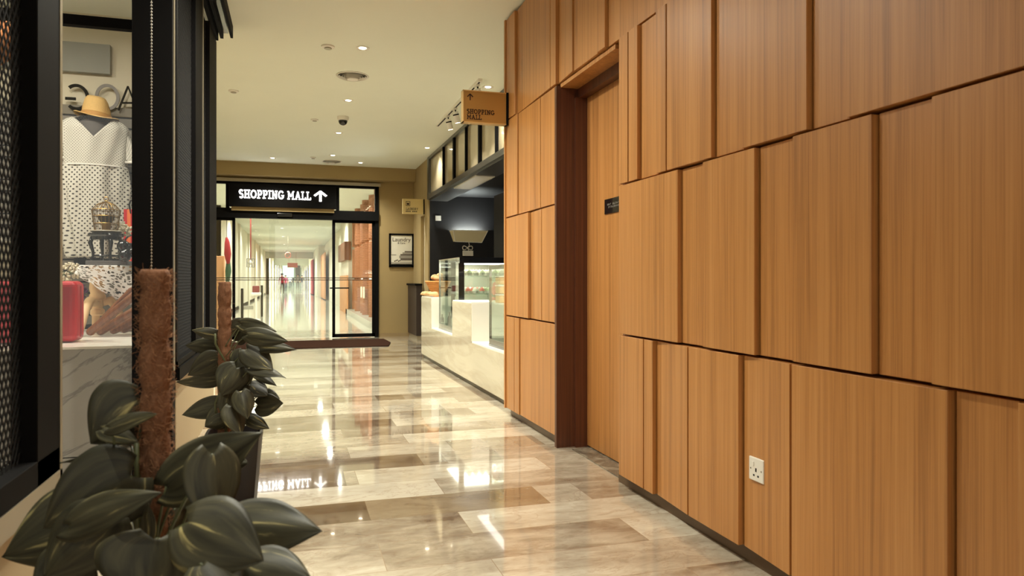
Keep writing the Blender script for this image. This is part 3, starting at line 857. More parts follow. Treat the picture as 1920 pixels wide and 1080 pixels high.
# ================================================================== SLAB LETTERS
def arc(cx, cy, rx, ry, a0, a1, n=12):
    return [(cx + rx * cos(radians(a0 + (a1 - a0) * i / n)), cy + ry * sin(radians(a0 + (a1 - a0) * i / n))) for i in range(n + 1)]
T = .17
def slab(x, y, w=.17): return [(x - w, y), (x + w, y)]
GL = {
 'S': (.62, [arc(.31, .72, .22, .20, 35, 270, 12) + arc(.31, .28, .22, .22, 90, -145, 12)[1:]]),
 'H': (.84, [[(.2, .08), (.2, .92)], [(.64, .08), (.64, .92)], [(.2, .5), (.64, .5)], slab(.2, .07), slab(.2, .93), slab(.64, .07), slab(.64, .93)]),
 'O': (.82, [arc(.41, .5, .32, .42, 0, 360, 22)]),
 'P': (.70, [[(.2, .08), (.2, .92)], [(.06, .93), (.40, .93)] + arc(.40, .69, .2, .24, 90, -90, 8) + [(.2, .45)], slab(.22, .07, .19)]),
 'I': (.42, [[(.21, .08), (.21, .92)], slab(.21, .07), slab(.21, .93)]),
 'N': (.86, [[(.2, .08), (.2, .92)], [(.18, .93), (.66, .07)], [(.66, .07), (.66, .92)], slab(.2, .07, .14), [(.04, .93), (.22, .93)], slab(.66, .93, .14)]),
 'G': (.80, [arc(.42, .5, .34, .42, 42, 320, 18) + [(.70, .45)], [(.46, .43), (.80, .43)]]),
 'M': (1.0, [[(.2, .08), (.2, .92)], [(.2, .9), (.5, .35), (.8, .9)], [(.8, .08), (.8, .92)], slab(.2, .07, .14), slab(.8, .07, .14), [(.05, .93), (.22, .93)], [(.78, .93), (.95, .93)]]),
 'A': (.84, [[(.16, .08), (.42, .93), (.68, .08)], [(.26, .34), (.58, .34)], slab(.16, .07, .13), slab(.68, .07, .13)]),
 'L': (.66, [[(.2, .08), (.2, .92)], slab(.2, .93), [(.04, .07), (.60, .07), (.60, .28)]]),
 'U': (.82, [[(.18, .92), (.18, .35)] + arc(.41, .33, .23, .26, 180, 360, 8) + [(.64, .92)], slab(.18, .93, .13), slab(.64, .93, .13)]),
 'D': (.80, [[(.2, .08), (.2, .92)], [(.06, .93), (.36, .93)] + arc(.36, .5, .34, .43, 90, -90, 10) + [(.06, .07)]]),
 'R': (.80, [[(.2, .08), (.2, .92)], [(.06, .93), (.40, .93)] + arc(.40, .71, .2, .22, 90, -90, 8) + [(.2, .49)], [(.4, .49), (.66, .07)], slab(.2, .07, .14), slab(.69, .07, .08)]),
 'Y': (.80, [[(.14, .92), (.4, .5), (.66, .92)], [(.4, .5), (.4, .08)], slab(.4, .07, .15), slab(.14, .93, .11), slab(.66, .93, .11)]),
 '^': (.95, [[(.47, .0), (.47, .95)], [(.08, .55), (.47, .98), (.86, .55)]]),
 ' ': (.36, []),
}
def text_width(s, h, gap=.04): return sum((GL[c][0] + gap) * h for c in s)
def letters(mb, s, x, z, h, y, depth, axis='y', t=T, sgn=1, gap=.04, wx=1.0):
    """flat slab letters in the XZ plane at depth y..y+depth; reads left to right towards +x*sgn."""
    for c in s:
        w, strokes = GL[c]
        for pl in strokes:
            for i in range(len(pl) - 1):
                (xa, za), (xb, zb) = pl[i], pl[i + 1]
                dx, dz = xb - xa, zb - za; L = math.hypot(dx, dz)
                if L < 1e-6: continue
                tt = t * (.8 if abs(dz) < 1e-6 else 1.0)
                nx, nz = -dz / L * tt / 2, dx / L * tt / 2
                ex, ez = dx / L * tt * .18, dz / L * tt * .18
                poly = [(xa - ex + nx, za - ez + nz), (xa - ex - nx, za - ez - nz), (xb + ex - nx, zb + ez - nz), (xb + ex + nx, zb + ez + nz)]
                mb.prism([(x + sgn * p[0] * h * wx, z + p[1] * h) for p in poly], 'y', y, y + depth)
        x += sgn * (w + gap) * h * wx
    return mb

# ================================================================== SIGNS
# big lit sign over the sliding doors
yy = YE - .16
sb = empty('overhead_sign', (onY(530, 370, yy).x, yy + .06, onY(530, 390, yy).z), 'black overhead sign with glowing SHOPPING MALL lettering and an arrow, above the sliding glass doors', 'sign')
p0, p1 = onY(430, 344, yy), onY(630, 388, yy)
zs0, zs1 = onY(530, 389, yy).z, onY(530, 346, yy).z
part(sb, MB().box(p0.x, p1.x, yy, YE - .03, zs0, zs1), 'board', M['black'], bevel=.004)
part(sb, MB().box(p0.x + .03, p1.x - .03, yy + .05, YE - .04, zs0 - .07, zs0), 'light_ledge', M['beige'])
lx0, lx1 = onY(448, 365, yy).x, onY(583, 366, yy).x
wt = text_width('SHOPPING MALL', 1) - .04
lh = onY(515, 357, yy).z - onY(515, 373, yy).z
mb = letters(MB(), 'SHOPPING MALL', lx0, onY(515, 373.5, yy).z, lh, yy - .03, .022, wx=(lx1 - lx0) / (wt * lh), t=.155)
part(sb, mb, 'lettering', M['lit'])
ax0, ax1 = onY(589, 366, yy).x, onY(610, 366, yy).x
ah = onY(600, 359, yy).z - onY(600, 377.5, yy).z
mb = letters(MB(), '^', ax0 - .05 * ah, onY(600, 377.5, yy).z, ah, yy - .03, .022, wx=(ax1 - ax0) / (.78 * ah), t=.17)
part(sb, mb, 'arrow', M['lit'])

# projecting wood/brass sign on the end of the wooden wall
Yg = YW - .10
a, b = onY(868, 200, Yg), onY(949, 200, Yg)
zt, zb_ = onY(900, 170.5, Yg).z, onY(900, 231, Yg).z
sg = empty('projecting_sign', (b.x, Yg + .03, zb_), 'bronze projecting sign with an arrow reading SHOPPING MALL at the wooden wall end', 'sign')
part(sg, MB().box(a.x + .006, b.x, Yg, Yg + .06, zb_ + .006, zt - .006), 'face', M['gold'])
ed = MB()
ed.box(a.x, b.x, Yg - .004, Yg + .064, zt - .008, zt); ed.box(a.x, b.x, Yg - .004, Yg + .064, zb_, zb_ + .008); ed.box(a.x, a.x + .008, Yg - .004, Yg + .064, zb_, zt)
part(sg, ed, 'edge', M['gold_edge'])
part(sg, MB().box(b.x, b.x + .018, Yg - .005, Yg + .065, zb_ - .002, zt + .002), 'wall_bracket', M['black'])
def pxt(mb, s, u0, u1, vb, vt, Y, um=None):
    x0, x1 = onY(u0, vb, Y).x, onY(u1, vb, Y).x; um = (u0 + u1) / 2
    h = onY(um, vt, Y).z - onY(um, vb, Y).z
    w = text_width(s, 1) - .04
    return letters(mb, s, x0, onY(um, vb, Y).z, h, Y - .003, .0028, wx=(x1 - x0) / (w * h), t=.15)
mb = MB()
pxt(mb, '^', 875.5, 887.5, 187.5, 176, Yg); part(sg, mb, 'arrow', M['ink']); mb = MB(); pxt(mb, 'SHOPPING', 875, 927, 214.5, 205.5, Yg); pxt(mb, 'MALL', 875, 903, 224, 215, Yg)
part(sg, mb, 'lettering', M['ink'])

# small laundry sign on the far right wall
Yl = onX(796, 390, XR).y
a, b = onY(755, 387, Yl), onY(794, 387, Yl)
zt, zb_ = onY(775, 373, Yl).z, onY(775, 401, Yl).z
sg = empty('projecting_sign', (b.x, Yl + .02, zb_), 'small pale gold projecting sign reading LAUNDRY on the corner beside the poster', 'sign')
part(sg, MB().box(a.x, XR - .02, Yl, Yl + .05, zb_, zt), 'face', mat('pale_gold_face', lin(226, 202, 140), .4), bevel=.003)
part(sg, MB().box(XR - .02, XR, Yl - .005, Yl + .055, zb_, zt), 'wall_bracket', M['black'])
mb = MB(); pxt(mb, 'LAUNDRY', 761, 784, 394, 389.5, Yl)
for i in range(9):
    x = onY(761 + i * 2.4, 395, Yl).x
    if i == 4: continue
    mb.box(x, x + .015, Yl - .003, Yl - .0002, onY(770, 397.5, Yl).z, onY(770, 395.3, Yl).z)
i0, i1 = onY(761, 386, Yl), onY(769, 377.5, Yl)
for q in ((i0.x, i1.x, i0.z, i0.z + .008), (i0.x, i1.x, i1.z - .008, i1.z), (i0.x, i0.x + .008, i0.z, i1.z), (i1.x - .008, i1.x, i0.z, i1.z)):
    mb.box(q[0], q[1], Yl - .003, Yl - .0002, q[2], q[3])
cxm, czm = (i0.x + i1.x) / 2, (i0.z + i1.z) / 2 - .006
mb.prism([(cxm + .022 * cos(a_), czm + .022 * sin(a_)) for a_ in [i * pi / 6 for i in range(12)]], 'y', Yl - .003, Yl - .0002)
part(sg, mb, 'lettering', M['ink'])

# poster
Yp = YE - .03
a, b = onY(729.5, 501, Yp), onY(776, 437.5, Yp)
z0, z1 = onY(752, 501, Yp).z, onY(752, 438, Yp).z
po = empty('framed_poster', ((a.x + b.x) / 2, YE, z0), 'black framed Laundry poster with folded towels, on the beige wall right of the doors', 'poster')
fr = MB(); w = .035
fr.box(a.x, b.x, Yp, YE, z0, z0 + w); fr.box(a.x, b.x, Yp, YE, z1 - w, z1); fr.box(a.x, a.x + w, Yp, YE, z0, z1); fr.box(b.x - w, b.x, Yp, YE, z0, z1)
part(po, fr, 'frame', M['black'])
part(po, MB().box(a.x + w, b.x - w, Yp + .012, YE, z0 + w, z1 - w), 'print', mat('poster_paper', lin(226, 222, 206), .5))
PX = lambda u: a.x + w + (b.x - a.x - 2 * w) * u
PZ = lambda v: z0 + w + (z1 - z0 - 2 * w) * v
tw = MB()
def pbox(mb_, u0, u1, v0, v1): mb_.box(PX(u0), PX(u1), Yp + .009, Yp + .0119, PZ(v0), PZ(v1))
gr = [mat('poster_grey', lin(150, 144, 132), .6), mat('poster_dark', lin(96, 86, 76), .6), mat('poster_light', lin(200, 194, 178), .6)]
tw.mi = 0; pbox(tw, .0, 1, .0, .1); tw.mi = 1
pbox(tw, .45, 1, .17, .24); pbox(tw, .45, 1, .33, .38); pbox(tw, .65, 1, .44, .48); pbox(tw, 0, 1, .0, .04)
tw.mi = 2; pbox(tw, .45, 1, .10, .17); tw.mi = 0; pbox(tw, .4, 1, .24, .33); pbox(tw, .55, 1, .38, .44)
tw.mi = 0; pbox(tw, 0, .25, .34, .36)
tw.mi = 1
for i in range(5): pbox(tw, .16 + .06 * i, .21 + .06 * i, .12 + .02 * (i % 3), .16 + .02 * (i % 3))
part(po, tw, 'picture', gr)
def font_text(s, size, loc, parent, m, rot=(pi / 2, 0, 0), name='lettering', align='CENTER', mirror=False, extr=.0005, off=0.0, sx=1.0):
    c = bpy.data.curves.new(name, 'FONT'); c.body = s; c.size = size; c.align_x = align; c.extrude = extr; c.offset = off
    o = bpy.data.objects.new(name, c); COL.objects.link(o)
    dg = bpy.context.evaluated_depsgraph_get(); me = bpy.data.meshes.new_from_object(o.evaluated_get(dg))
    bpy.data.objects.remove(o); bpy.data.curves.remove(c)
    Mx = Matrix.Translation(Vector(loc)) @ Matrix.Rotation(rot[2], 4, 'Z') @ Matrix.Rotation(rot[0], 4, 'X') @ Matrix.Diagonal((-sx if mirror else sx, 1, 1, 1))
    me.transform(Mx)
    if parent is not None: me.transform(Matrix.Translation(-parent.location))
    me.materials.clear(); me.materials.append(m)
    o = bpy.data.objects.new(name, me); COL.objects.link(o); o.parent = parent
    return o
font_text('Laundry', .11, ((a.x + b.x) / 2, Yp + .010, PZ(.80)), po, M['ink'])
font_text('& Care', .05, ((a.x + b.x) / 2, Yp + .010, PZ(.72)), po, M['ink'])

# door plate
p0 = onX(1135, 400, XD - .004); p1 = onX(1160, 371, XD - .004)
zt = (onX(1135, 374, XD - .004).z + onX(1160, 368.5, XD - .004).z) / 2
zb_ = (onX(1135, 402, XD - .004).z + onX(1160, 397, XD - .004).z) / 2
yc_ = onX(1135, 400, XD).y; yn_ = yc_ - (p0.y - p1.y) * 1.32
dp = empty('door_plate', (XD, (yc_ + yn_) / 2, zb_), 'small black plate with two lines of grey lettering on the wooden service door', 'sign')
part(dp, MB().box(XD - .006, XD, yn_, yc_, zb_, zt), 'plate', M['gloss_black'], bevel=.001)
lt = MB(); rr_ = random.Random(2)
W_ = yc_ - yn_
for line, (s0, n_c, zf) in enumerate(((.18, 9, .56), (.24, 8, .38))):
    for i in range(n_c):
        if line == 0 and i == 3: continue
        y = yc_ - W_ * (s0 + i * .075); hh = (zt - zb_) * .12; z = zb_ + (zt - zb_) * zf; wd = W_ * .05
        lt.box(XD - .0072, XD - .0058, y - wd * .25, y, z, z + hh)
        k = rr_.choice((0, .4, .8)); lt.box(XD - .0072, XD - .0058, y - wd, y, z + hh * k, z + hh * (k + .2))
        if rr_.random() < .6: lt.box(XD - .0072, XD - .0058, y - wd, y - wd * .75, z, z + hh)
part(dp, lt, 'lettering', mat('grey_lettering', lin(150, 146, 138), .5))

# socket on the recessed wooden panel
XP = XW - .0295
s0 = onX(1407, 898, XP); s1 = onX(1436, 860, XP)
yc_ = (s0.y + s1.y) / 2; zc_ = onX(1422, 881, XP).z; hw = .044
sk = empty('wall_socket', (XP, yc_, zc_ - hw), 'white square three-pin wall socket low on the wooden wall', 'socket')
part(sk, MB().box(XP - .009, XP, yc_ - hw, yc_ + hw, zc_ - hw, zc_ + hw), 'plate', M['white'], bevel=.003)
pn = MB(); pn.box(XP - .0096, XP - .0088, yc_ - .004, yc_ + .004, zc_ - .008, zc_ + .006)
for sy in (-1, 1): pn.box(XP - .0096, XP - .0088, yc_ + sy * .013 - .0045, yc_ + sy * .013 + .0045, zc_ - .026, zc_ - .019)
part(sk, pn, 'pin_hole', M['black'])
part(sk, MB().box(XP - .012, XP - .0088, yc_ + .012, yc_ + .022, zc_ + .012, zc_ + .028), 'rocker', M['white'], bevel=.001)
for dy in (-.032, .032): part(sk, MB().tube([(XP - .0098, yc_ + dy, zc_), (XP - .0085, yc_ + dy, zc_)], .0035, 10), 'screw', M['steel'])

# mat at the doors
q = [onZ(735, 641, .012), onZ(700, 637, .012)]
yb0, yb1 = onZ(620, 651, .012).y, onZ(620, 637.5, .012).y
xr_ = onZ(736, 644, .012).x
o = MB().prism([(-1.7, yb0), (xr_ - .12, yb0), (xr_, (yb0 * .55 + yb1 * .45)), (xr_ - .02, yb1), (-1.7, yb1)], 'z', 0, .014).build('door_mat', M['mat'])
tag(o, 'long dark brown door mat on the marble in front of the sliding doors', 'door mat')
# metal threshold of the service door
th = MB().box(XW + .03, XD + .02, DY0 + .01, DY1 - .08, 0, .006)
struct('trim_10', th, marble_mat('worn_threshold', lin(150, 140, 122), lin(70, 58, 46), 9, .3, .12, .8))

# ================================================================== CEILING FIXTURES
def downlight(x, y, r=.045, e=30, label='', grp='ceiling downlights', lit=True, z=CEIL, m='lamp', ang=125, col=WARM):
    t = empty('downlight', (x, y, z), label, 'ceiling lamp', grp)
    part(t, MB().lathe([(r * .62, 0), (r * .75, -.001), (r, -.003), (r * 1.3, 0), (r * 1.3, -.004), (r * 1.2, -.008), (r, -.007)], (x, y, z), 22, cap=False), 'trim_ring', M['white'], smooth=True)
    part(t, MB().lathe([(.001, -.002), (r * .62, -.002), (r * .62, -.004), (.001, -.004)], (x, y, z), 20, cap=False), 'lens', M[m])
    if e:
        l = spot_light('lamp_light', (0, 0, -.03), e, col, ang, .9, radius=.04, parent=t)
    return t
P = [(680, 90, 'nearest lit downlight, left of the round air diffuser and above it'), (653, 188, 'lit downlight between the round air diffuser and the dome camera'),
     (635, 249, 'lit downlight just beyond the dome camera'), (624, 291, 'lit downlight beside the small far air diffuser'),
     (676, 305, 'lit downlight right of the small far air diffuser'), (801, 277, 'lit downlight near the corner of the kiosk fascia'),
     (511, 296, 'lit downlight at the far left over the sliding doors'), (915, 163, 'lit downlight above the bronze projecting sign')]
P[0] = (680, 90, 'nearest lit downlight on the ceiling, before the round air diffuser')
for u, v, lb in P:
    p = onZ(u, v, CEIL); downlight(p.x, p.y, .05, (60 if u > 750 else 350 if p.y < 10 else 115), lb, 'lit downlights of the hall')
# added unseen downlights, placed to brighten the wooden wall, floor and ceiling
for x, y, e_, an in ((-.05, 1.0, 90, 58), (0.15, 3.5, 125, 155), (0.15, 4.9, 165, 155), (-.1, -.6, 220, 62), (0, 2.2, 50, 62)):
    downlight(x, y, .05, e_, 'added unseen ceiling downlight %s of those over the floor before the wooden wall' % {1.0: 'second nearest', 3.5: 'fourth nearest', 4.9: 'farthest', -.6: 'nearest', 2.2: 'third nearest'}[y], 'added downlights over the wooden wall', ang=an)
def plate(u, v, r, label):
    p = onZ(u, v, CEIL)
    t = empty('ceiling_speaker', (p.x, p.y, CEIL), label, 'ceiling fitting')
    part(t, MB().lathe([(r, 0), (r, -.012), (r * .8, -.018), (.001, -.018)], (p.x, p.y, CEIL), 22, cap=False), 'body', M['white'], smooth=True)
    part(t, MB().lathe([(r * .55, -.019), (r * .55, -.026), (.001, -.028)], (p.x, p.y, CEIL), 16, cap=False), 'core', M['alu'], smooth=True)
plate(615, 86.5, .06, 'small unlit round fitting left of the nearest downlight')
plate(438, 170, .055, 'pale round fitting on the ceiling near the black shop header')
plate(590, 224, .05, 'small round fitting on the ceiling left of the dome camera')
plate(587, 295, .05, 'small round fitting left of the small far air diffuser')
def diffuser(u, v, r, label):
    p = onZ(u, v, CEIL)
    t = empty('air_diffuser', (p.x, p.y, CEIL), label, 'air vent', None)
    part(t, MB().lathe([(r, 0), (r * 1.03, -.004), (r * .98, -.012), (r * .88, -.004)], (p.x, p.y, CEIL), 40, cap=False), 'rim', M['white'], smooth=True)
    part(t, MB().lathe([(r * .9, -.0015), (.001, -.0015)], (p.x, p.y, CEIL), 32, cap=False), 'dark_throat', M['black'])
    for k, f in enumerate((.88, .74, .60, .47)):
        part(t, MB().lathe([(r * f, -.014 - .007 * k), (r * (f - .11), -.001), (r * (f - .115), -.003), (r * f, -.019 - .007 * k)], (p.x, p.y, CEIL), 40, cap=False), 'cone_ring', M['white'], smooth=True)
    part(t, MB().lathe([(.001, -.046), (r * .34, -.044), (r * .37, -.034), (.001, -.028)], (p.x, p.y, CEIL), 32, cap=False), 'centre_disc', M['white'], smooth=True)
diffuser(661, 142, .165, 'large round white air diffuser in the middle of the ceiling')
diffuser(622, 302.5, .17, 'far round air diffuser near the end wall, seen very flat')
# dome camera
p = onZ(643, 219, CEIL)
t = empty('dome_camera', (p.x, p.y, CEIL), 'white ceiling camera with a dark dome between the downlights', 'security camera')
part(t, MB().lathe([(.075, 0), (.075, -.03), (.062, -.05)], (p.x, p.y, CEIL), 26), 'housing', M['white'], smooth=True)
part(t, MB().ball((p.x, p.y, CEIL - .055), .058, 18, 12), 'dome', M['gloss_black'], smooth=True)
# track with spotlights
pa, pb = onZ(893, 152, CEIL - .03), onZ(826, 238, CEIL - .03)
xt = (pa.x + pb.x) / 2
tr = empty('lighting_track', (xt, (pa.y + pb.y) / 2, CEIL), 'white lighting track on the ceiling before the kiosk fascia', 'lighting track')
part(tr, MB().box(xt - .022, xt + .022, pa.y, pb.y, CEIL - .03, CEIL), 'rail', M['white'])
part(tr, MB().box(xt - .008, xt + .008, pa.y + .03, pb.y - .03, CEIL - .0315, CEIL - .0295), 'slot', M['black'])
for i, (u, v, lb) in enumerate(((886, 168, 'nearest spotlight of the track, partly behind the bronze sign'), (868, 195, 'second spotlight of the track, hidden behind the edge of the bronze sign'), (849, 212, 'third spotlight of the track, a lit white cylinder'), (836, 226, 'farthest white spotlight on the track'))):
    y = onZ(u, v - 6, CEIL - .05).y
    s = empty('track_spotlight', (xt, y, CEIL - .03), lb, 'spotlight', 'spotlights on the track')
    c = Vector((xt + .02, y, CEIL - .13)); d = Vector((.25, .12, -.9)).normalized()
    part(s, MB().box(xt - .02, xt + .02, y - .05, y + .05, CEIL - .05, CEIL - .03), 'adapter', M['white'])
    part(s, MB().tube([c - d * .07 + Vector((0, 0, .05)), c - d * .02], .008, 6), 'arm', M['black'])
    part(s, MB().tube([c - d * .06, c - d * .055, c + d * .07, c + d * .075], [.03, .036, .036, .034], 16), 'can', M['white'], smooth=True)
    part(s, MB().tube([c + d * .0751, c + d * .0765], .029, 14), 'lens', M['lamp'])
    part(s, MB().tube([c - d * .03, c - d * .015], .0375, 16), 'band', M['black'])
    sl = spot_light('lamp_light', (c + d * .09) - Vector((xt, y, CEIL - .03)), 14, (1, .93, .80), 70, .6, radius=.03, parent=s)
    sl.rotation_euler = d.to_track_quat('-Z', 'Y').to_euler()

# ================================================================== MALL CORRIDOR CONTENT
rr_ = random.Random(5)
for i, y in enumerate((16.5, 19, 22, 26, 31, 37, 45, 55)):
    downlight(-0.28 - .004 * y, y, .09, 0, 'round lit lamp of the middle mall ceiling row, %s from the doors' % ORD[i], 'middle lamps of the mall corridor', m='mall_lamp')
for i, y in enumerate((16.2, 18, 20, 22.5, 25.5, 29, 33, 38)):
    downlight(1.0, y, .05, 0, 'dark small lamp of the right mall ceiling row, %s from the doors' % ORD[i], 'right lamps of the mall corridor', m='black')
for i, y in enumerate((17.5, 18.6, 30, 33, 36, 40)):
    downlight(-1.25 if i < 2 else -1.5, y, .05, 0, 'small lit lamp of the left mall ceiling row, %s from the doors' % ORD[i], 'left lamps of the mall corridor', m='mall_lamp')
# no-smoking style round ceiling sign and red hanging sign
y = 36.0
c = onY(540, 478.5, y)
t = empty('hanging_sign', (c.x, y, c.z), 'round red ring sign hanging from the mall corridor ceiling', 'sign')
R_ = 5.0 * (y * CT) / F
mb = MB().tube([(c.x + R_ * cos(a_), y, c.z + R_ * sin(a_)) for a_ in [i * pi / 12 for i in range(25)]], .025, 6, cap=False)
mb.bar((c.x - R_ * .7, y, c.z + R_ * .7), (c.x + R_ * .7, y, c.z - R_ * .7), .03, .04)
part(t, mb, 'ring', mat('faded_red', lin(214, 130, 110), .6))
part(t, MB().tube([(c.x, y, c.z + R_), (c.x, y, CEIL)], .006, 5), 'wire', M['alu'])
y = 57.0
a, b = onY(539, 501.5, y), onY(558, 493, y)
t = empty('hanging_sign', ((a.x + b.x) / 2, y, a.z), 'wide orange-red panel sign hanging far down the mall corridor', 'sign')
part(t, MB().box(a.x, b.x, y, y + .1, a.z, b.z), 'panel', mat('orange_red_panel', lin(208, 112, 72), .5))
part(t, MB().box(a.x + .1, a.x + .12, y + .03, y + .05, b.z, CEIL).box(b.x - .12, b.x - .1, y + .03, y + .05, b.z, CEIL), 'rod', M['alu'])

# terracotta columns behind the right glass leaf
us = (640, 652.5, 660.5, 668, 676.5, 684, 691.5, 701, 716, 735)
for i, u in enumerate(us[1:]):
    p = onX(u, 560, 1.96)
    ys_ = p.y
    if ys_ < YE + .4: ys_ = YE + .5
    cr = .13
    mb = MB(); nz = 74; z0_ = .17; dz = (CEIL - z0_) / nz
    prof = []
    for k in range(nz):
        if 1.10 < z0_ + k * dz < 1.16 or 2.05 < z0_ + k * dz < 2.12: 
            prof += [(cr * .45, z0_ + k * dz), (cr * .45, z0_ + (k + 1) * dz)]; continue
        prof += [(cr * .86, z0_ + k * dz), (cr, z0_ + (k + .12) * dz), (cr, z0_ + (k + .88) * dz), (cr * .86, z0_ + (k + .98) * dz)]
    mb.lathe(prof, (1.96 - .05 * (i % 2), ys_, 0), 16)
    o = mb.build('terracotta_column', M['brick'])
    tag(o, ('front' if i % 2 else 'set-back') + ' column of stacked terracotta rings behind the right glass door leaf', 'column', 'terracotta columns, ' + ('front row' if i % 2 else 'set-back row'))
for z in (1.13, 2.085):
    o = MB().box(2.08, 2.10, YE + .5, 23.5, z - .02, z + .02).build('light_strip', mat('warm_strip', lin(255, 225, 170), .5, emis=(1, .8, .5, 1), estr=3))
    tag(o, ('lower' if z < 2 else 'upper') + ' warm light line running behind the terracotta columns', 'strip light')
o = MB().box(1.80, 1.815, onX(683, 560, 1.8).y, onX(676, 560, 1.8).y, .62, .92).build('notice_sign', M['cream'], bevel=.002)
tag(o, 'cream rectangular notice in front of the terracotta columns', 'sign')
# tan wall panels on the right side further on
def wallpanel(x, ua, ub, vtop_h, name, m, lb, z0=0.05, th=.05):
    ya, yb = onX(ua, 540, x).y, onX(ub, 540, x).y
    o = MB().box(x, x + th, min(ya, yb), max(ya, yb), z0, vtop_h).build(name, m, bevel=.004)
    return tag(o, lb, 'wall panel')
wallpanel(1.70, 590, 598, 2.5, 'wall_panel', M['tan'], 'pinkish tan wall panel farther down the right side of the mall')
wallpanel(1.68, 600, 609, 2.6, 'wall_panel', M['tan'], 'orange tan wall panel nearer on the right side of the mall', )
wallpanel(1.66, 637, 650, 1.25, 'wall_panel', M['tan'], 'low tan counter front beyond the glass leaf handle', z0=0)
wallpanel(1.62, 634, 646, 2.35, 'wall_panel', mat('brown_signboard', lin(120, 76, 50), .5), 'dark brown panel with a glowing foot beyond the glass leaf', z0=1.75, th=.2)
y = onX(585, 540, 1.45).y
t = empty('red_banner_stand', (1.45, y, 0), 'tall red banner standing at the right side of the mall corridor', 'banner')
part(t, MB().box(1.40, 1.48, y - 3, y + 1.5, .05, 2.6), 'banner', M['redcloth'])
part(t, MB().box(1.38, 1.5, y - 3.1, y + 1.6, 0, .05), 'foot', M['black'])
for i, (u, x, top) in enumerate(((577, 1.5, 2.5), (573, 1.45, 2.2))):
    y = onX(u, 540, x).y
    o = MB().box(x, x + .12, y, y + .5, 0, top).build('dark_pillar', M['black'], bevel=.01)
    tag(o, ('nearer', 'farther')[i] + ' slim dark pillar on the right, beyond the red banner', 'pillar')
# left side: hanging lantern figure, hose box on a red pipe, extinguishers, litter bin
yL = 16.0
p = onY(425, 480, yL)
t = empty('hanging_garment', (p.x, yL, onY(425, 520, yL).z), 'red and green festive decoration hanging by the left glass panel', 'decoration')
zz0, zz1 = onY(425, 560, yL).z, onY(425, 445, yL).z
mb = MB().tube([(p.x, yL, zz1), (p.x + .01, yL, zz1 - .1), (p.x + .02, yL, zz1 - .35), (p.x + .03, yL, zz1 - .55)], [.02, .05, .07, .03], 12)
part(t, mb, 'red_cloth', M['redcloth'], smooth=True)
part(t, MB().tube([(p.x + .03, yL + .02, zz1 - .42), (p.x + .03, yL + .02, zz1 - .7), (p.x + .01, yL + .02, zz1 - .98)], [.03, .06, .03], 12), 'green_cloth', mat('dark_green_cloth', lin(40, 88, 62), .8), smooth=True)
part(t, MB().tube([(p.x, yL, zz1), (p.x, yL, CEIL)], .006, 5), 'string', M['black'])
q0, q1 = onY(411, 525, yL + .2), onY(420, 480, yL + .2)
o = MB().box(q0.x - .1, q1.x, yL + .2, yL + .5, 0, q1.z).build('wooden_stand', M['tan'], bevel=.01)
tag(o, 'orange wooden stand behind the festive decoration at the left glass panel', 'stand')
y = 21.6
t0 = onY(470, 455, y); t1 = onY(470, 500, y)
t = empty('fire_bell_cage', (t0.x, y, t1.z), 'grey wire cage hanging from a red pipe on the left mall wall', 'fire fitting')
part(t, MB().tube([(t0.x, y, CEIL), (t0.x, y, onY(470, 487, y).z)], .02, 8), 'red_pipe', mat('dull_red_pipe', lin(112, 40, 34), .6))
cz0, cz1 = onY(470, 501, y).z, onY(470, 485, y).z; cw = .10
mb = MB()
for sx in (-1, -.33, .33, 1):
    for sy in (-1, 1): mb.tube([(t0.x + sx * cw, y + sy * cw, cz0), (t0.x + sx * cw, y + sy * cw, cz1)], .007, 5)
for z in (cz0, (cz0 + cz1) / 2, cz1):
    mb.tube([(t0.x - cw, y - cw, z), (t0.x + cw, y - cw, z), (t0.x + cw, y + cw, z), (t0.x - cw, y + cw, z), (t0.x - cw, y - cw, z)], .007, 5)
part(t, mb, 'cage', mat('cage_grey', lin(120, 116, 108), .5))
part(t, MB().ball((t0.x, y, (cz0 + cz1) / 2), .06), 'bell', M['white'], smooth=True)
y = 21.0
q = onY(480, 560, y)
t = empty('stool', (q.x, y, 0), 'red-backed white stool against the left mall wall', 'seat')
za, zb2 = onY(480, 536, y).z, onY(480, 547, y).z
part(t, MB().box(q.x - .09, q.x + .09, y - .08, y + .08, zb2 - .02, za), 'red_back', mat('dull_red_seat', lin(120, 34, 38), .6), bevel=.02)
part(t, MB().box(q.x - .13, q.x + .13, y - .14, y + .14, zb2 - .10, zb2 - .02), 'seat', M['white'], bevel=.02)
part(t, MB().tube([(q.x, y, 0), (q.x, y, zb2 - .1)], .03).lathe([(.12, 0), (.12, .02), (.02, .04)], (q.x, y, 0), 16), 'pedestal', M['white'], smooth=True)
for i, (u, vb, vt, lb) in enumerate(((454, 553, 541, 'black wall bracket low on the near left mall wall'), (491, 556, 535, 'black standing handrail end beside the red-backed stool'))):
    y = 20.4 if i == 0 else 23
    a, b = onY(u - 1.6, vb, y), onY(u + 1.6, vt, y)
    o = MB().tube([((a.x + b.x) / 2, y, 0), ((a.x + b.x) / 2, y, b.z)], .035, 10).build('black_post', M['black'], smooth=True)
    tag(o, lb, 'post')
y = 20.8; 
for i in range(4):
    a = onY(455 + i * 5, 567, y)
    o = MB().box(a.x, a.x + .07, y, y + .05, .30, .40).build('wall_vent', mat('vent_grey', lin(150, 146, 134), .5), bevel=.004)
# replaced below by labels
for i, o in enumerate([o for o in COL.objects if o.name.startswith('wall_vent')]):
    tag(o, 'small grey vent plate low on the left mall wall, %s from the left' % ORD[i], 'vent', 'vent plates low on the left mall wall')
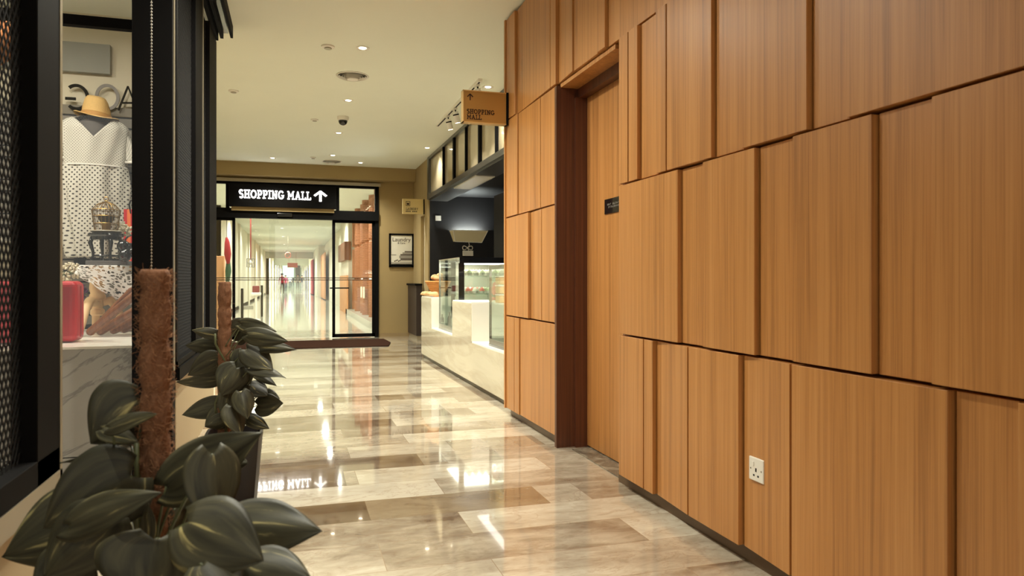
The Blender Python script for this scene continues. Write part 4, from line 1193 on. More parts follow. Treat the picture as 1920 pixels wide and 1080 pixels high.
# far shopfront glow and dark screen at the end of the corridor
o = MB().box(onY(530, 520, 90).x, onY(551, 520, 90).x, 90, 90.3, 1.4, CEIL).build('far_signboard', mat('far_sign_lit', lin(205, 232, 215), .5, emis=(.8, 1, .9, 1), estr=.8))
tag(o, 'pale green lit signboard at the far end of the mall', 'sign')
o = MB().box(onY(554, 520, 88).x, onY(563, 520, 88).x, 88, 88.3, 1.0, CEIL).build('far_screen', mat('far_screen_grey', lin(112, 104, 96), .6))
tag(o, 'dark grey hanging screen at the far end of the mall', 'screen')

# ---- people far down the corridor
def person(u, vfeet, hgt, shirt, trousers, label, stride=.12, armf=.1, facing=0, hair=lin(24, 18, 16)):
    g = onZ(u, vfeet, 0)
    root = empty('person', (g.x, g.y, 0), label, 'person')
    s = hgt / 1.75
    mats = [mat('clothes_top', shirt, .8), mat('clothes_bottom', trousers, .8), mat('skin', lin(196, 146, 116), .6)]
    V = [(0, 0, .95), (0, 0, 1.12), (0, 0, 1.30), (0, .01, 1.42), (0, .0, 1.50), (0, -.01, 1.56), (0, -.01, 1.64), (0, 0, 1.72),
         (-.09, 0, .90), (-.10, -stride * .6, .50), (-.10, stride * .2, .08), (-.10, -.12 + stride * .2, .03),
         (.09, 0, .90), (.10, stride * .3, .50), (.10, stride * 1.2, .09), (.10, -.10 + stride * 1.2, .03),
         (-.19, 0, 1.38), (-.25, .02, 1.12), (-.25, -armf, .88), (-.25, -armf - .02, .80),
         (.19, 0, 1.38), (.25, -.02, 1.12), (.25, armf - .05, .88), (.25, armf - .06, .80)]
    E = [(0, 1), (1, 2), (2, 3), (3, 4), (4, 5), (5, 6), (6, 7), (0, 8), (8, 9), (9, 10), (10, 11), (0, 12), (12, 13), (13, 14), (14, 15), (3, 16), (16, 17), (17, 18), (18, 19), (3, 20), (20, 21), (21, 22), (22, 23)]
    Rr = [.14, .125, .15, .12, .055, .07, .095, .06, .085, .06, .04, .035, .085, .06, .04, .035, .055, .042, .032, .035, .055, .042, .032, .035]
    me = bpy.data.meshes.new('body'); me.from_pydata([(a * s, b * s, c * s) for a, b, c in V], E, [])
    o = bpy.data.objects.new('body', me); COL.objects.link(o)
    sk_ = o.modifiers.new('skin', 'SKIN'); o.modifiers.new('sub', 'SUBSURF').levels = 1
    for i, vv in enumerate(me.skin_vertices[0].data): vv.radius = (Rr[i] * s, Rr[i] * s * .8); vv.use_root = (i == 0)
    dg = bpy.context.evaluated_depsgraph_get(); m2 = bpy.data.meshes.new_from_object(o.evaluated_get(dg))
    bpy.data.objects.remove(o)
    for m_ in mats: m2.materials.append(m_)
    for pl in m2.polygons:
        z = pl.center.z / s; x = abs(pl.center.x) / s
        pl.material_index = 2 if (z > 1.47 or (x > .2 and z < 1.0)) else (0 if z > .95 else (1 if z > .08 else 1))
        pl.use_smooth = True
    b = bpy.data.objects.new('body', m2); COL.objects.link(b); b.parent = root
    MB().ball((0, .02 * s, 1.665 * s), .105 * s, 12, 8, .95, 1.05, .9).build('hair', mat('hair', hair, .7), root, smooth=True, auto=False)
    root.rotation_euler.z = facing
    return root
person(529, 552, 1.62, lin(176, 40, 62), lin(70, 56, 56), 'person in a red top and dark trousers at the left of the far mall')
person(535.5, 547, 1.55, lin(168, 60, 96), lin(60, 60, 80), 'person in a pink-red top just behind the one in red', facing=.4)
person(544, 541, 1.7, lin(235, 235, 235), lin(40, 40, 46), 'person in white with dark trousers in the middle of the far mall', facing=.2)
person(549, 539, 1.7, lin(40, 42, 50), lin(40, 40, 46), 'person all in dark clothes beside the one in white', facing=2.8)
person(558.5, 545, 1.72, lin(196, 186, 176), lin(150, 136, 124), 'person in pale grey clothes right of the middle of the far mall', stride=.2)
person(566, 541, 1.7, lin(60, 60, 66), lin(90, 90, 96), 'person in a dark grey top near the right side of the far mall')

# ================================================================== SHOP FRONT (left)
YN = onX(108, 500, XS).y     # far end of the near screen
YP = onX(327, 500, XS).y     # corner post, far screen starts
YF = onX(403, 500, XS).y     # far end of the shop front
ZS = 0.61
ZH = 3.12
# near screen base wall and sill
M['base_cream'] = mat('shop_base_cream', lin(176, 158, 124), .6)
struct('wall_left_shop', MB().box(XS - .12, XS - .01, -4.5, YN - .02, 0, ZS - .09).box(XS - .12, XS - .01, YP + .12, YF, 0, ZS - .07), M['base_cream'])
struct('wall_shop_end', MB().box(-4.6, XS - .01, YF, YF + .12, 0, CEIL), M['cream'])
struct('wall_shop_far', MB().box(-4.7, -4.6, -4.5, YF + .12, 0, CEIL), M['cream'])
struct('trim_11', MB().box(XS - .14, XS + .012, -4.5, YN, ZS - .09, ZS - .03).box(XS - .03, XS + .012, YN - .02, YN, 0, CEIL), M['alu'])
struct('trim_12', MB().box(XS - .14, XS + .02, YP + .05, YF, ZS - .07, ZS - .0), M['black'])

def wire_screen(root, y0, y1, z0, z1, X, p=.021, th=.0032, depth=.003, slope=1.55):
    """expanded-metal screen: two crossing sets of strands clipped to the frame."""
    mb = MB()
    def clip(ya, za, yb, zb):
        t0, t1 = 0.0, 1.0; dy, dz = yb - ya, zb - za
        for pp, qq in ((-dy, ya - y0), (dy, y1 - ya), (-dz, za - z0), (dz, z1 - za)):
            if abs(pp) < 1e-12:
                if qq < 0: return None
                continue
            r = qq / pp
            if pp < 0: t0 = max(t0, r)
            else: t1 = min(t1, r)
        return None if t0 >= t1 else (ya + dy * t0, za + dz * t0, ya + dy * t1, za + dz * t1)
    Hh = z1 - z0; run = Hh / slope
    for sgn in (1, -1):
        k = int((y1 - y0 + run) / p) + 2
        for i in range(-1, k):
            ys = (y0 - run + i * p) if sgn > 0 else (y0 + i * p)
            c = clip(ys, z0, ys + sgn * run, z1)
            if not c: continue
            mb.bar((X + (.001 if sgn > 0 else -.001), c[0], c[1]), (X + (.001 if sgn > 0 else -.001), c[2], c[3]), th, depth, up=(1, 0, 0))
    return part(root, mb, 'wire_mesh', M['mesh'])

sc1 = empty('mesh_screen', (XS, YN - .5, ZS), 'near black framed wire mesh screen at the left edge of the picture', 'screen')
fr = MB()
fw = YN - onX(62, 500, XS).y
fr.box(XS - .05, XS + .01, YN - fw, YN, ZS - .03, 3.095)
fr.box(XS - .05, XS + .01, -1.0, YN, ZS - .03, ZS + .035)
fr.box(XS - .05, XS + .01, .2, .3, ZS, 3.095)
part(sc1, fr, 'frame', M['black'], bevel=.002, segs=1)
wire_screen(sc1, 1.45, YN - fw, ZS + .03, 3.09, XS - .03, p=.026, th=.0042)
sc2 = empty('mesh_screen', (XS, (YP + YF) / 2, ZS), 'far black framed wire mesh screen between the corner post and the hall', 'screen')
y365, y378, y390 = [onX(u, 500, XS).y for u in (364, 378, 390)]
fr = MB()
fr.box(XS - .05, XS + .01, y365, y378, ZS, 3.095); fr.box(XS - .05, XS + .012, y390, YF, ZS, 3.095)
fr.box(XS - .05, XS + .01, YP, YF, ZS, ZS + .04)
fr.box(XS - .05, XS + .01, YP + .0, YP + .06, ZS, 3.095)
part(sc2, fr, 'frame', M['black'], bevel=.002, segs=1)
part(sc2, MB().box(XS + .010, XS + .016, y378 - .05, y378 - .02, ZS, 3.095), 'bright_edge', M['alu'])
wire_screen(sc2, YP + .06, y365, ZS + .03, 3.09, XS - .02, p=.024, th=.0036)
wire_screen(sc2, y378, y390, ZS + .03, 3.09, XS - .02, p=.024, th=.0036)
# end return of the front wall (dark) + corner post with two faces
YQ = YP - .10
x247, x283 = onY(247, 500, YQ).x, onY(283, 500, YQ).x
cp = empty('corner_post', (x283, YQ, 0), 'wide black post of the shop front behind the nearest coir pole', 'post')
part(cp, MB().box(x247, x283 - .004, YQ, YQ + .098, 0, CEIL), 'left_face', M['black'], bevel=.002, segs=1)
part(cp, MB().box(x283 + .004, XS + .004, YQ, YQ + .098, 0, CEIL), 'right_face', M['black'], bevel=.002, segs=1)
part(cp, MB().box(x283 - .004, x283 + .004, YQ + .02, YQ + .09, 0, CEIL), 'groove', M['gloss_black'])
part(cp, MB().box(XS + .0045, XS + .011, YQ + .02, YQ + .05, ZS, 3.095), 'bright_edge', M['alu'])
# bead chain hanging before the post
yb_ = YQ - .10
xb_ = onY(284, 300, yb_).x
mb = MB(); z = CEIL - .01
mb.tube([(xb_, yb_, CEIL), (xb_, yb_, .5)], .0018, 5)
while z > .5:
    mb.ball((xb_, yb_, z), .0055, 6, 4); z -= .0165
o = mb.build('bead_chain', mat('bead_chain_metal', lin(150, 144, 132), .4, .4), smooth=True)
tag(o, 'thin grey bead chain hanging straight down in front of the wide black post', 'chain')
# header of the shop front, over the hall
hd = empty('shop_header', (XS + .06, 4.0, CEIL), 'black grooved header channel along the ceiling above the shop front', 'header')
yh = onZ(437, 72, 3.13).y
xh = onZ(437, 72, 3.13).x
part(hd, MB().box(XS, XS + .03, 1.0, yh, 3.10, CEIL - .001), 'channel', M['black'])
part(hd, MB().box(XS + .045, XS + .07, 1.0, yh, 3.12, CEIL - .001), 'channel', M['black'])
part(hd, MB().box(XS + .03, XS + .11, 1.0, yh - .02, 3.16, CEIL - .001), 'channel', M['gloss_black'])
part(hd, MB().box(xh - .02, xh, 1.0, yh, 3.13, CEIL - .001), 'channel', M['black'])

# ---- display window behind: marble platform, glass, transom
YD = 4.50; ZP = 0.72
pf = MB().box(-3.9, XS - .07, YD, YF, 0.125, ZP)
struct('trim_13', pf, M['marble'])
struct('trim_14', MB().box(-3.9, XS - .07, YD - .02, YF, 0, .12), M['marble'])
struct('trim_15', MB().box(-3.9, XS - .07, YD - .03, YF, ZP, ZP + .012), M['white_panel'])
dw = empty('display_window', (-1.2, YD, ZP), 'shop display window with a thin black transom beside the wide black post', 'window frame')
xg0, xg1 = onY(25, 500, YD).x, onY(75, 500, YD).x
zt_ = onY(178, 42, YD).z
f = MB().box(xg1 - .05, x247, YD - .02, YD + .03, zt_ - .028, zt_ + .028)
f.box(-3.9, xg0, YD - .02, YD + .03, zt_ - .028, zt_ + .028)
part(dw, f, 'transom', M['black'])
part(dw, MB().box(xg0, xg1, YD - .03, YD + .05, 0, CEIL), 'mullion', M['black'])
part(dw, MB().box(-3.9, x247, YD, YD + .006, ZP + .012, CEIL), 'pane', M['shop_glass'])

# back wall of the display: pale board above as the ceiling reflection, dark slatted board low, letters
YB = YF - .005
xsl = onY(105, 300, YB)
M['slat'] = mat('dark_grey_slat', lin(126, 118, 104), .6, noise=.1, nscale=5)
bp_ = empty('slat_wall', (-2.2, YB, ZP), 'grey grooved slat board behind the spotted dress', 'wall board')
zsl = onY(178, 214, YB).z
z = ZP + .02; k = 0
while z < zsl:
    part(bp_, MB().box(-3.9, XS - .1, YB - .03, YB - .0, z, z + .075), 'slat', M['slat'], bevel=.003, segs=1); z += .088; k += 1
part(bp_, MB().box(-3.9, XS - .1, YB - .012, YB, ZP, zsl), 'groove_back', M['black'])
q0, q1 = onY(105, 133, YB - .02), onY(208, 45, YB - .02)
o = MB().box(-3.4, q1.x, YB - .05, YB, q0.z, CEIL - .25).build('reflection_board', mat('grey_ceiling_reflection', lin(150, 150, 142), .7))  # grey of the reflected ceiling, put into a board's colour
tag(o, 'grey board standing in for the ceiling reflection above the sign letters', 'wall board')
ls = empty('window_lettering', (-2.0, YD + .5, 2.3), 'large reversed letters on the shop glass behind the straw hat', 'lettering')
YG = YB - .06
def ring(mb_, u, v, ru, rv, a0_, a1_, th_, n_=28):
    c = onY(u, v, YG); e1 = onY(u + ru, v, YG).x - c.x; e2 = c.z - onY(u, v + rv, YG).z
    pts_o = [(c.x + (e1) * cos(radians(a0_ + (a1_ - a0_) * i / n_)), c.z + e2 * sin(radians(a0_ + (a1_ - a0_) * i / n_))) for i in range(n_ + 1)]
    hw_ = th_ / 2; vs_2 = []
    for i in range(n_ + 1):
        ang = radians(a0_ + (a1_ - a0_) * i / n_); nx, nz = cos(ang) * hw_, sin(ang) * hw_; x_, z_ = pts_o[i]
        vs_2 += [(x_ - nx, YG, z_ - nz), (x_ + nx, YG, z_ + nz), (x_ + nx, YG + .01, z_ + nz), (x_ - nx, YG + .01, z_ - nz)]
    fs_2 = [(i * 4 + q, i * 4 + (q + 1) % 4, i * 4 + 4 + (q + 1) % 4, i * 4 + 4 + q) for i in range(n_) for q in range(4)]
    mb_.add(vs_2, fs_2 + [(0, 1, 2, 3), (n_ * 4, n_ * 4 + 1, n_ * 4 + 2, n_ * 4 + 3)])
g1 = MB(); ring(g1, 143, 182, 21, 22, -130, 130, .024)
c = onY(122, 184, YG); c2 = onY(142, 184, YG); g1.box(c.x, c2.x, YG, YG + .01, c.z - .011, c.z + .011)
part(ls, g1, 'letter_g', M['black'])
g2 = MB(); ring(g2, 201, 182, 20, 22, 0, 360, .024)
part(ls, g2, 'letter_o', mat('grey_letter', lin(120, 114, 108), .5))
g3 = MB()
for (ua, va, ub, vb) in ((222, 207, 240, 162), (240, 162, 258, 207), (229, 193, 251, 193)):
    a, b = onY(ua, va, YG), onY(ub, vb, YG); g3.bar((a.x, YG, a.z), (b.x, YG, b.z), .01, .024, up=(1, 0, 0) if False else (0, 1, 0))
part(ls, g3, 'letter_a', M['black'])

# ---- the spotted dress on a stand with a straw hat
zd = 5.55
def D(u, v, zc=zd): return atD(u, v, zc)
c0 = D(178, 300); cx, cyy = c0.x, c0.y
ms = empty('dress_stand', (cx, cyy, ZP + .012), 'black dress stand under the white spotted dress, its feet behind the stool', 'stand')
part(ms, MB().lathe([(.16, 0), (.16, .015), (.02, .03), (.018, 1.0)], (cx, cyy, ZP + .012), 20), 'pole', M['black'], smooth=True)
part(ms, MB().lathe([(.10, .95), (.11, 1.05), (.10, 1.2), (.125, 1.45), (.12, 1.58), (.05, 1.62), (.045, 1.70)], (cx, cyy, ZP), 20), 'torso', mat('grey_torso', lin(96, 90, 86), .8), smooth=True)
legs = MB()
for dx in (-.10, .02): legs.tube([(cx + dx, cyy, 1.15), (cx + dx, cyy, 1.45)], .045, 8)
part(ms, legs, 'legs', M['black'])
def spot_mat():
    m = bpy.data.materials.new('spotted_cotton'); m.use_nodes = True; nt = m.node_tree; N = nt.nodes; Lk = nt.links; b = N['Principled BSDF']
    uv = N.new('ShaderNodeUVMap'); sp = N.new('ShaderNodeSeparateXYZ'); Lk.new(uv.outputs[0], sp.inputs[0])
    def mth(op, a, bb=None, c=None):
        q = N.new('ShaderNodeMath'); q.operation = op
        for i, x in enumerate((a, bb, c)):
            if x is None: continue
            if isinstance(x, (int, float)): q.inputs[i].default_value = x
            else: Lk.new(x, q.inputs[i])
        return q.outputs[0]
    def dots(k, off, rad):
        fx = mth('SUBTRACT', mth('FRACT', mth('MULTIPLY_ADD', sp.outputs[0], k, off)), .5)
        fy = mth('SUBTRACT', mth('FRACT', mth('MULTIPLY_ADD', sp.outputs[1], k, off)), .5)
        d = mth('SQRT', mth('ADD', mth('MULTIPLY', fx, fx), mth('MULTIPLY', fy, fy)))
        return mth('LESS_THAN', d, rad)
    big = mth('MAXIMUM', dots(30, 0, .17), dots(30, .5, .17))
    sm = mth('MAXIMUM', dots(52, 0, .14), dots(52, .5, .14))
    low = mth('LESS_THAN', sp.outputs[1], .64)
    val = mth('ADD', mth('MULTIPLY', big, low), mth('MULTIPLY', sm, mth('SUBTRACT', 1, low)))
    mx = N.new('ShaderNodeMix'); mx.data_type = 'RGBA'; Lk.new(val, mx.inputs[0])
    mx.inputs[6].default_value = lin(214, 209, 196); mx.inputs[7].default_value = lin(58, 52, 50)
    Lk.new(mx.outputs[2], b.inputs['Base Color']); b.inputs['Roughness'].default_value = .9
    return m
M['spots'] = spot_mat()
def surf(name, fn, nu, nv, m, root, closed=True, thick=.004):
    """grid surface with UV; fn(i/nu, j/nv) -> (point, uv)"""
    vs = []; uvs = []
    for j in range(nv + 1):
        for i in range(nu + 1):
            p, w_ = fn(i / nu, j / nv); vs.append(tuple(Vector(p) - (root.location if root else Vector((0, 0, 0))))); uvs.append(w_)
    fs = [(j * (nu + 1) + i, j * (nu + 1) + i + 1, (j + 1) * (nu + 1) + i + 1, (j + 1) * (nu + 1) + i) for j in range(nv) for i in range(nu)]
    me = bpy.data.meshes.new(name); me.from_pydata(vs, [], fs); me.materials.append(m)
    l = me.uv_layers.new(name='UVMap')
    for pl in me.polygons:
        pl.use_smooth = True
        for li in pl.loop_indices: l.data[li].uv = uvs[me.loops[li].vertex_index]
    o = bpy.data.objects.new(name, me); COL.objects.link(o); o.parent = root
    if thick:
        so = o.modifiers.new('solid', 'SOLIDIFY'); so.thickness = thick; so.offset = 0
    return o
zhem, zsh = D(150, 484).z, D(178, 219).z
dr_ = empty('spotted_dress', (cx, cyy, zhem), 'white short-sleeved dress with black spots hanging on the stand in the shop window', 'dress')
half = lambda f: None
prof = [(0.0, .185), (.1, .21), (.3, .245), (.5, .252), (.62, .232), (.645, .222), (.66, .222), (.75, .23), (.85, .24), (.92, .235), (.96, .20), (.985, .14), (1.0, .09)]
def interp(t, pr):
    for i in range(len(pr) - 1):
        if t <= pr[i + 1][0]:
            k = (t - pr[i][0]) / (pr[i + 1][0] - pr[i][0]); k2 = k
            return pr[i][1] * (1 - k2) + pr[i + 1][1] * k2
    return pr[-1][1]
# hall-facing direction of the dress = towards the camera
fdir = Vector((-cx, -cyy, 0)).normalized(); rdir = Vector((-fdir.y, fdir.x, 0))
if rdir.x < 0: rdir = -rdir
def dress(u, t):
    a = 2 * pi * u
    w = interp(t, prof); dpt = .17 if t < .9 else .17 - (t - .9) * .8
    fold = 1 + (.09 * sin(a * 9 + 1 + 2 * t) + .06 * sin(a * 14 + 3 * t)) * max(0, .66 - t) * 1.6 + .03 * sin(a * 6 + 8 * t) + .02 * sin(a * 11 - 14 * t)
    zz = zhem + (zsh - zhem) * t
    shift = -.03 * t + .02
    vneck = 0
    if t > .80:
        fr_ = max(0, -sin(a)); vneck = 0
    p = Vector((cx, cyy, zz)) + rdir * (w * cos(a) * fold + shift * 0) - fdir * (-dpt) * 0 + fdir * (dpt * (-sin(a)) * fold)
    if t > .97: p.z += .02 * (1 - abs(cos(a)))
    # V neckline: front centre dips
    return p, (cos(a) * w * 1.0 + (0 if sin(a) < 0 else .5), t)
body = surf('body', dress, 96, 60, M['spots'], dr_)
# cut the V neck out of the front
import bmesh
bm = bmesh.new(); bm.from_mesh(body.data)
vb = Vector((cx, cyy, zhem + .835 * (zsh - zhem))) - dr_.location
for sg_ in (-1, 1):
    edge_d = rdir * sg_ * .95 + Vector((0, 0, (zsh - zhem))); pn_ = edge_d.cross(fdir).normalized()
    bmesh.ops.bisect_plane(bm, geom=bm.verts[:] + bm.edges[:] + bm.faces[:], plane_co=vb - rdir * .01, plane_no=pn_)
kill = []
for f_ in bm.faces:
    c = f_.calc_center_median() + dr_.location
    rel = c - Vector((cx, cyy, 0)); x_ = rel.dot(rdir); f__ = rel.dot(fdir); t_ = (c.z - zhem) / (zsh - zhem)
    if f__ > -.02 and t_ > .835 and abs(x_ + .01) < (t_ - .835) * .95: kill.append(f_)
bmesh.ops.delete(bm, geom=kill, context='FACES'); bm.to_mesh(body.data); bm.free()
for sgn, nm in ((-1, 'sleeve'), (1, 'sleeve')):
    def slv(u, t, sgn=sgn):
        a = 2 * pi * u
        c = Vector((cx, cyy, zsh - .07 - .28 * t)) + rdir * sgn * (.165 + .085 * sin(t * pi * .5))
        r = .065 + .03 * t + (.012 * sin(a * 7) * t)
        return c + rdir * r * cos(a) * .75 + fdir * r * sin(a) + Vector((0, 0, .03 * cos(a) * -sgn)), (cos(a) * r, .9 - t * .2)
    surf(nm, slv, 32, 14, M['spots'], dr_)
    cu = MB()
    c = Vector((cx, cyy, zsh - .345)) + rdir * sgn * .25
    part(dr_, cu.tube([c + rdir * .072 * cos(k / 20 * 2 * pi) + fdir * .095 * sin(k / 20 * 2 * pi) for k in range(21)], .012, 6, cap=False), 'cuff', mat('white_cotton', lin(234, 230, 220), .9), smooth=True, auto=False)
part(dr_, MB().tube([Vector((cx, cyy, zhem + (zsh - zhem) * .64)) + rdir * .226 * cos(k / 32 * 2 * pi) + fdir * .176 * sin(k / 32 * 2 * pi) for k in range(33)], .006, 6, cap=False), 'waist_seam', mat('white_seam', lin(240, 236, 228), .9), smooth=True, auto=False)
# hat
hc = D(181, 205)
ht = empty('straw_hat', (hc.x, hc.y, D(178, 226).z), 'pale straw trilby hat on top of the spotted dress', 'hat')
zb0 = D(178, 222).z
def hatpart(prof_, nm, m):
    mb = MB(); n = 36
    vs = []; fs = []
    for r, z in prof_:
        for k in range(n):
            a = 2 * pi * k / n
            pinch = 1 - .13 * max(0, (z - .07) / .08) * (abs(cos(a)) ** 3 if True else 0)
            zz = z + (.018 * cos(2 * a) * (r > .115)) - (.03 * (1 - min(1, r / .07)) if z > .12 else 0)
            tilt = -.12 * r * cos(a)
            vs.append(Vector((hc.x, hc.y, zb0 + zz + tilt)) + rdir * r * cos(a) * pinch + fdir * r * 1.1 * sin(a))
    for i in range(len(prof_) - 1):
        for k in range(n):
            fs.append((i * n + k, i * n + (k + 1) % n, (i + 1) * n + (k + 1) % n, (i + 1) * n + k))
    mb.add(vs, fs)
    return part(ht, mb, nm, m, smooth=True, auto=False)
M['straw'] = mat('pale_straw', lin(224, 184, 118), .8, noise=.12, nscale=80, bump=.4, bscale=160)
hatpart([(.155, .0), (.15, .006), (.105, .0), (.10, .01), (.096, .07), (.088, .13), (.075, .155), (.05, .15), (.02, .135), (.001, .13)], 'crown', M['straw'])
hatpart([(.1045, .004), (.1035, .035), (.1005, .036)], 'band', mat('tan_band', lin(186, 140, 80), .7))

# ---- table with lace cloth, stool, bird cage and the rest
zt2 = 5.0
def T2(u, v, zc=zt2): return atD(u, v, zc)
tc = T2(184, 560); tx, ty = tc.x + .16, tc.y + .10
tcol = T2(183, 560)
tb = empty('pedestal_table', (tcol.x, tcol.y, ZP + .012), 'cream turned pedestal table with three curved legs under the lace cloth', 'table')
M['creamwood'] = mat('cream_painted_wood', lin(226, 190, 140), .45)
ztb = T2(184, 499).z
zb_ = ZP + .012
part(tb, MB().lathe([(.035, .12), (.045, .13), (.045, .16), (.034, .17), (.034, .23), (.050, .235), (.052, .26), (.044, .275), (.052, .31), (.048, .35), (.030, .40), (.045, .44), (.05, .46)], (tcol.x, tcol.y, zb_), 20), 'column', M['creamwood'], smooth=True)
part(tb, MB().lathe([(.0, ztb - zb_ - .03), (.21, ztb - zb_ - .03), (.22, ztb - zb_ - .015), (.21, ztb - zb_ - .001), (.0, ztb - zb_ - .001)], (tcol.x + .16, tcol.y + .05, zb_), 32, cap=False), 'top', M['creamwood'], smooth=True)
for (uu, vv, du) in ((140, 628, 0), (215, 612, 0), (173, 632, 0)):
    e_ = onZ(uu, vv, zb_ + .02)
    c_ = Vector((tcol.x, tcol.y, 0)); dv = Vector((e_.x, e_.y, 0)) - c_
    if uu == 215: dv = Vector((.19, .12, 0))
    if uu == 173: dv = Vector((-.05, -.16, 0)) * .5 + Vector((.0, .12, 0))
    pts = [c_ + dv * f_ + Vector((0, 0, zb_ + z_)) for f_, z_ in ((.12, .21), (.35, .225), (.55, .18), (.66, .11), (.78, .045), (.92, .022), (1.08, .02))]
    part(tb, MB().tube(pts, [.028, .032, .03, .026, .024, .022, .018], 10), 'leg', M['creamwood'], smooth=True, auto=False)
# lace cloth: square tablecloth with a hanging corner towards the hall
def lace_mat():
    m = bpy.data.materials.new('white_lace'); m.use_nodes = True; nt = m.node_tree; N = nt.nodes; Lk = nt.links; b = N['Principled BSDF']
    uv = N.new('ShaderNodeUVMap')
    vo = N.new('ShaderNodeTexVoronoi'); vo.inputs['Scale'].default_value = 34; Lk.new(uv.outputs[0], vo.inputs['Vector'])
    v2 = N.new('ShaderNodeTexVoronoi'); v2.inputs['Scale'].default_value = 9; v2.feature = 'DISTANCE_TO_EDGE'; Lk.new(uv.outputs[0], v2.inputs['Vector'])
    l1 = N.new('ShaderNodeMath'); l1.operation = 'LESS_THAN'; l1.inputs[1].default_value = .46; Lk.new(vo.outputs['Distance'], l1.inputs[0])
    l2 = N.new('ShaderNodeMath'); l2.operation = 'GREATER_THAN'; l2.inputs[1].default_value = .035; Lk.new(v2.outputs['Distance'], l2.inputs[0])
    mu = N.new('ShaderNodeMath'); mu.operation = 'MULTIPLY'; Lk.new(l1.outputs[0], mu.inputs[0]); Lk.new(l2.outputs[0], mu.inputs[1])
    inv = N.new('ShaderNodeMath'); inv.operation = 'SUBTRACT'; inv.inputs[0].default_value = 1; Lk.new(mu.outputs[0], inv.inputs[1])
    Lk.new(inv.outputs[0], b.inputs['Alpha'])
    b.inputs['Base Color'].default_value = lin(240, 236, 228); b.inputs['Roughness'].default_value = .9
    return m
M['lace'] = lace_mat()
cl = empty('lace_tablecloth', (tcol.x + .16, tcol.y, ztb), 'white lace cloth with a scalloped corner hanging from the pedestal table', 'tablecloth')
ccx, ccy = tcol.x + .18, tcol.y + .05
A_ = Vector((T2(150, 500).x, T2(150, 500).y, ztb)); 
def lace(u, t):
    # u across the front, t from the back of the top to the hanging tip
    half_w = .36
    s_ = (u - .5) * 2
    if t < .5:
        k = t / .5
        return Vector((ccx, ccy, ztb + .002)) + rdir * s_ * .29 * (.6 + .4 * sin(k * pi / 2 + .3)) + fdir * (-.25 + .50 * k), (u * .8, t * .8)
    k = (t - .5) / .5
    tip = 1 - abs(s_) ** 1.1
    drop = k * (.05 + .22 * tip) + .010 * abs(sin(s_ * 9)) * k
    return Vector((ccx, ccy, ztb + .002 - drop)) + rdir * s_ * (.29 + .03 * k) + fdir * (.25 + .03 * k + .012 * sin(s_ * 10) * k), (u * .8, .4 + k * .45)
surf('cloth', lace, 48, 40, M['lace'], cl, thick=.002)
# stool + cage + grey book under
bx0, bx1 = T2(160, 496, 4.8), T2(233, 496, 4.8)
o = MB().box(bx0.x, bx1.x, bx0.y - .0, bx0.y + .18, ztb + .004, ztb + .034).build('grey_book', mat('grey_box', lin(96, 94, 92), .6), bevel=.003)
tag(o, 'flat grey box on the lace cloth under the small black stool', 'box')
sz = ztb + .035
scx, scy = (bx0.x + bx1.x) / 2 - .02, bx0.y + .09
zst = atD(200, 437, 4.85).z
stl = empty('small_stool', (scx, scy, sz), 'small black stool with curved legs standing on the table', 'stool')
part(stl, MB().lathe([(.0, zst - sz - .022), (.105, zst - sz - .022), (.112, zst - sz - .012), (.108, zst - sz), (.0, zst - sz)], (scx, scy, sz), 28, cap=False), 'seat', M['gloss_black'], smooth=True)
part(stl, MB().lathe([(.092, zst - sz - .045), (.095, zst - sz - .022)], (scx, scy, sz), 24), 'apron', M['gloss_black'], smooth=True)
for k in range(4):
    a = k * pi / 2 + .5
    pts = [Vector((scx + r_ * cos(a), scy + r_ * sin(a), sz + z_)) for r_, z_ in ((.085, zst - sz - .03), (.098, (zst - sz) * .65), (.082, (zst - sz) * .35), (.080, .03), (.095, .006))]
    part(stl, MB().tube(pts, [.013, .015, .010, .009, .011], 8), 'leg', M['gloss_black'], smooth=True, auto=False)
part(stl, MB().tube([(scx + .078 * cos(k * pi / 8), scy + .078 * sin(k * pi / 8), sz + .035) for k in range(17)], .006, 6, cap=False), 'stretcher', M['gloss_black'], smooth=True)
cg = empty('bird_cage', (scx, scy, zst), 'small brass wire bird cage with a domed roof on the black stool', 'bird cage')
M['brass'] = mat('aged_brass', lin(150, 118, 62), .35, .8)
zc0 = zst + .018; ch = atD(200, 392, 4.85).z - zc0; top_ = atD(200, 375, 4.85).z
part(cg, MB().lathe([(.06, .001), (.085, .006), (.098, .016), (.095, .020), (.0, .018)], (scx, scy, zst), 28, cap=False), 'plate', mat('cage_plate', lin(190, 180, 160), .4), smooth=True)
mb = MB(); nb = 22
for k in range(nb):
    a = 2 * pi * k / nb
    mb.tube([(scx + .07 * cos(a), scy + .07 * sin(a), zc0), (scx + .088 * cos(a), scy + .088 * sin(a), zc0 + ch), (scx + .055 * cos(a), scy + .055 * sin(a), zc0 + ch + (top_ - zc0 - ch) * .6), (scx, scy, top_)], .0022, 5)
for f_ in (0, .35, .7, 1.0):
    rr = .07 + .018 * f_
    mb.tube([(scx + rr * cos(k * pi / 14), scy + rr * sin(k * pi / 14), zc0 + ch * f_) for k in range(29)], .003, 5, cap=False)
part(cg, mb, 'wire', M['brass'], smooth=True)
part(cg, MB().tube([(scx + .014 * cos(k * pi / 6), scy, top_ + .014 + .014 * sin(k * pi / 6)) for k in range(13)], .003, 6, cap=False), 'ring', M['brass'])
part(cg, MB().lathe([(.02, .0), (.045, .03), (.055, .06), (.050, .062), (.038, .03), (.0, .015)], (scx, scy, zc0 + .045), 20, cap=False), 'nest_bowl', mat('dark_nest', lin(70, 58, 30), .9, noise=.4, nscale=120), smooth=True)
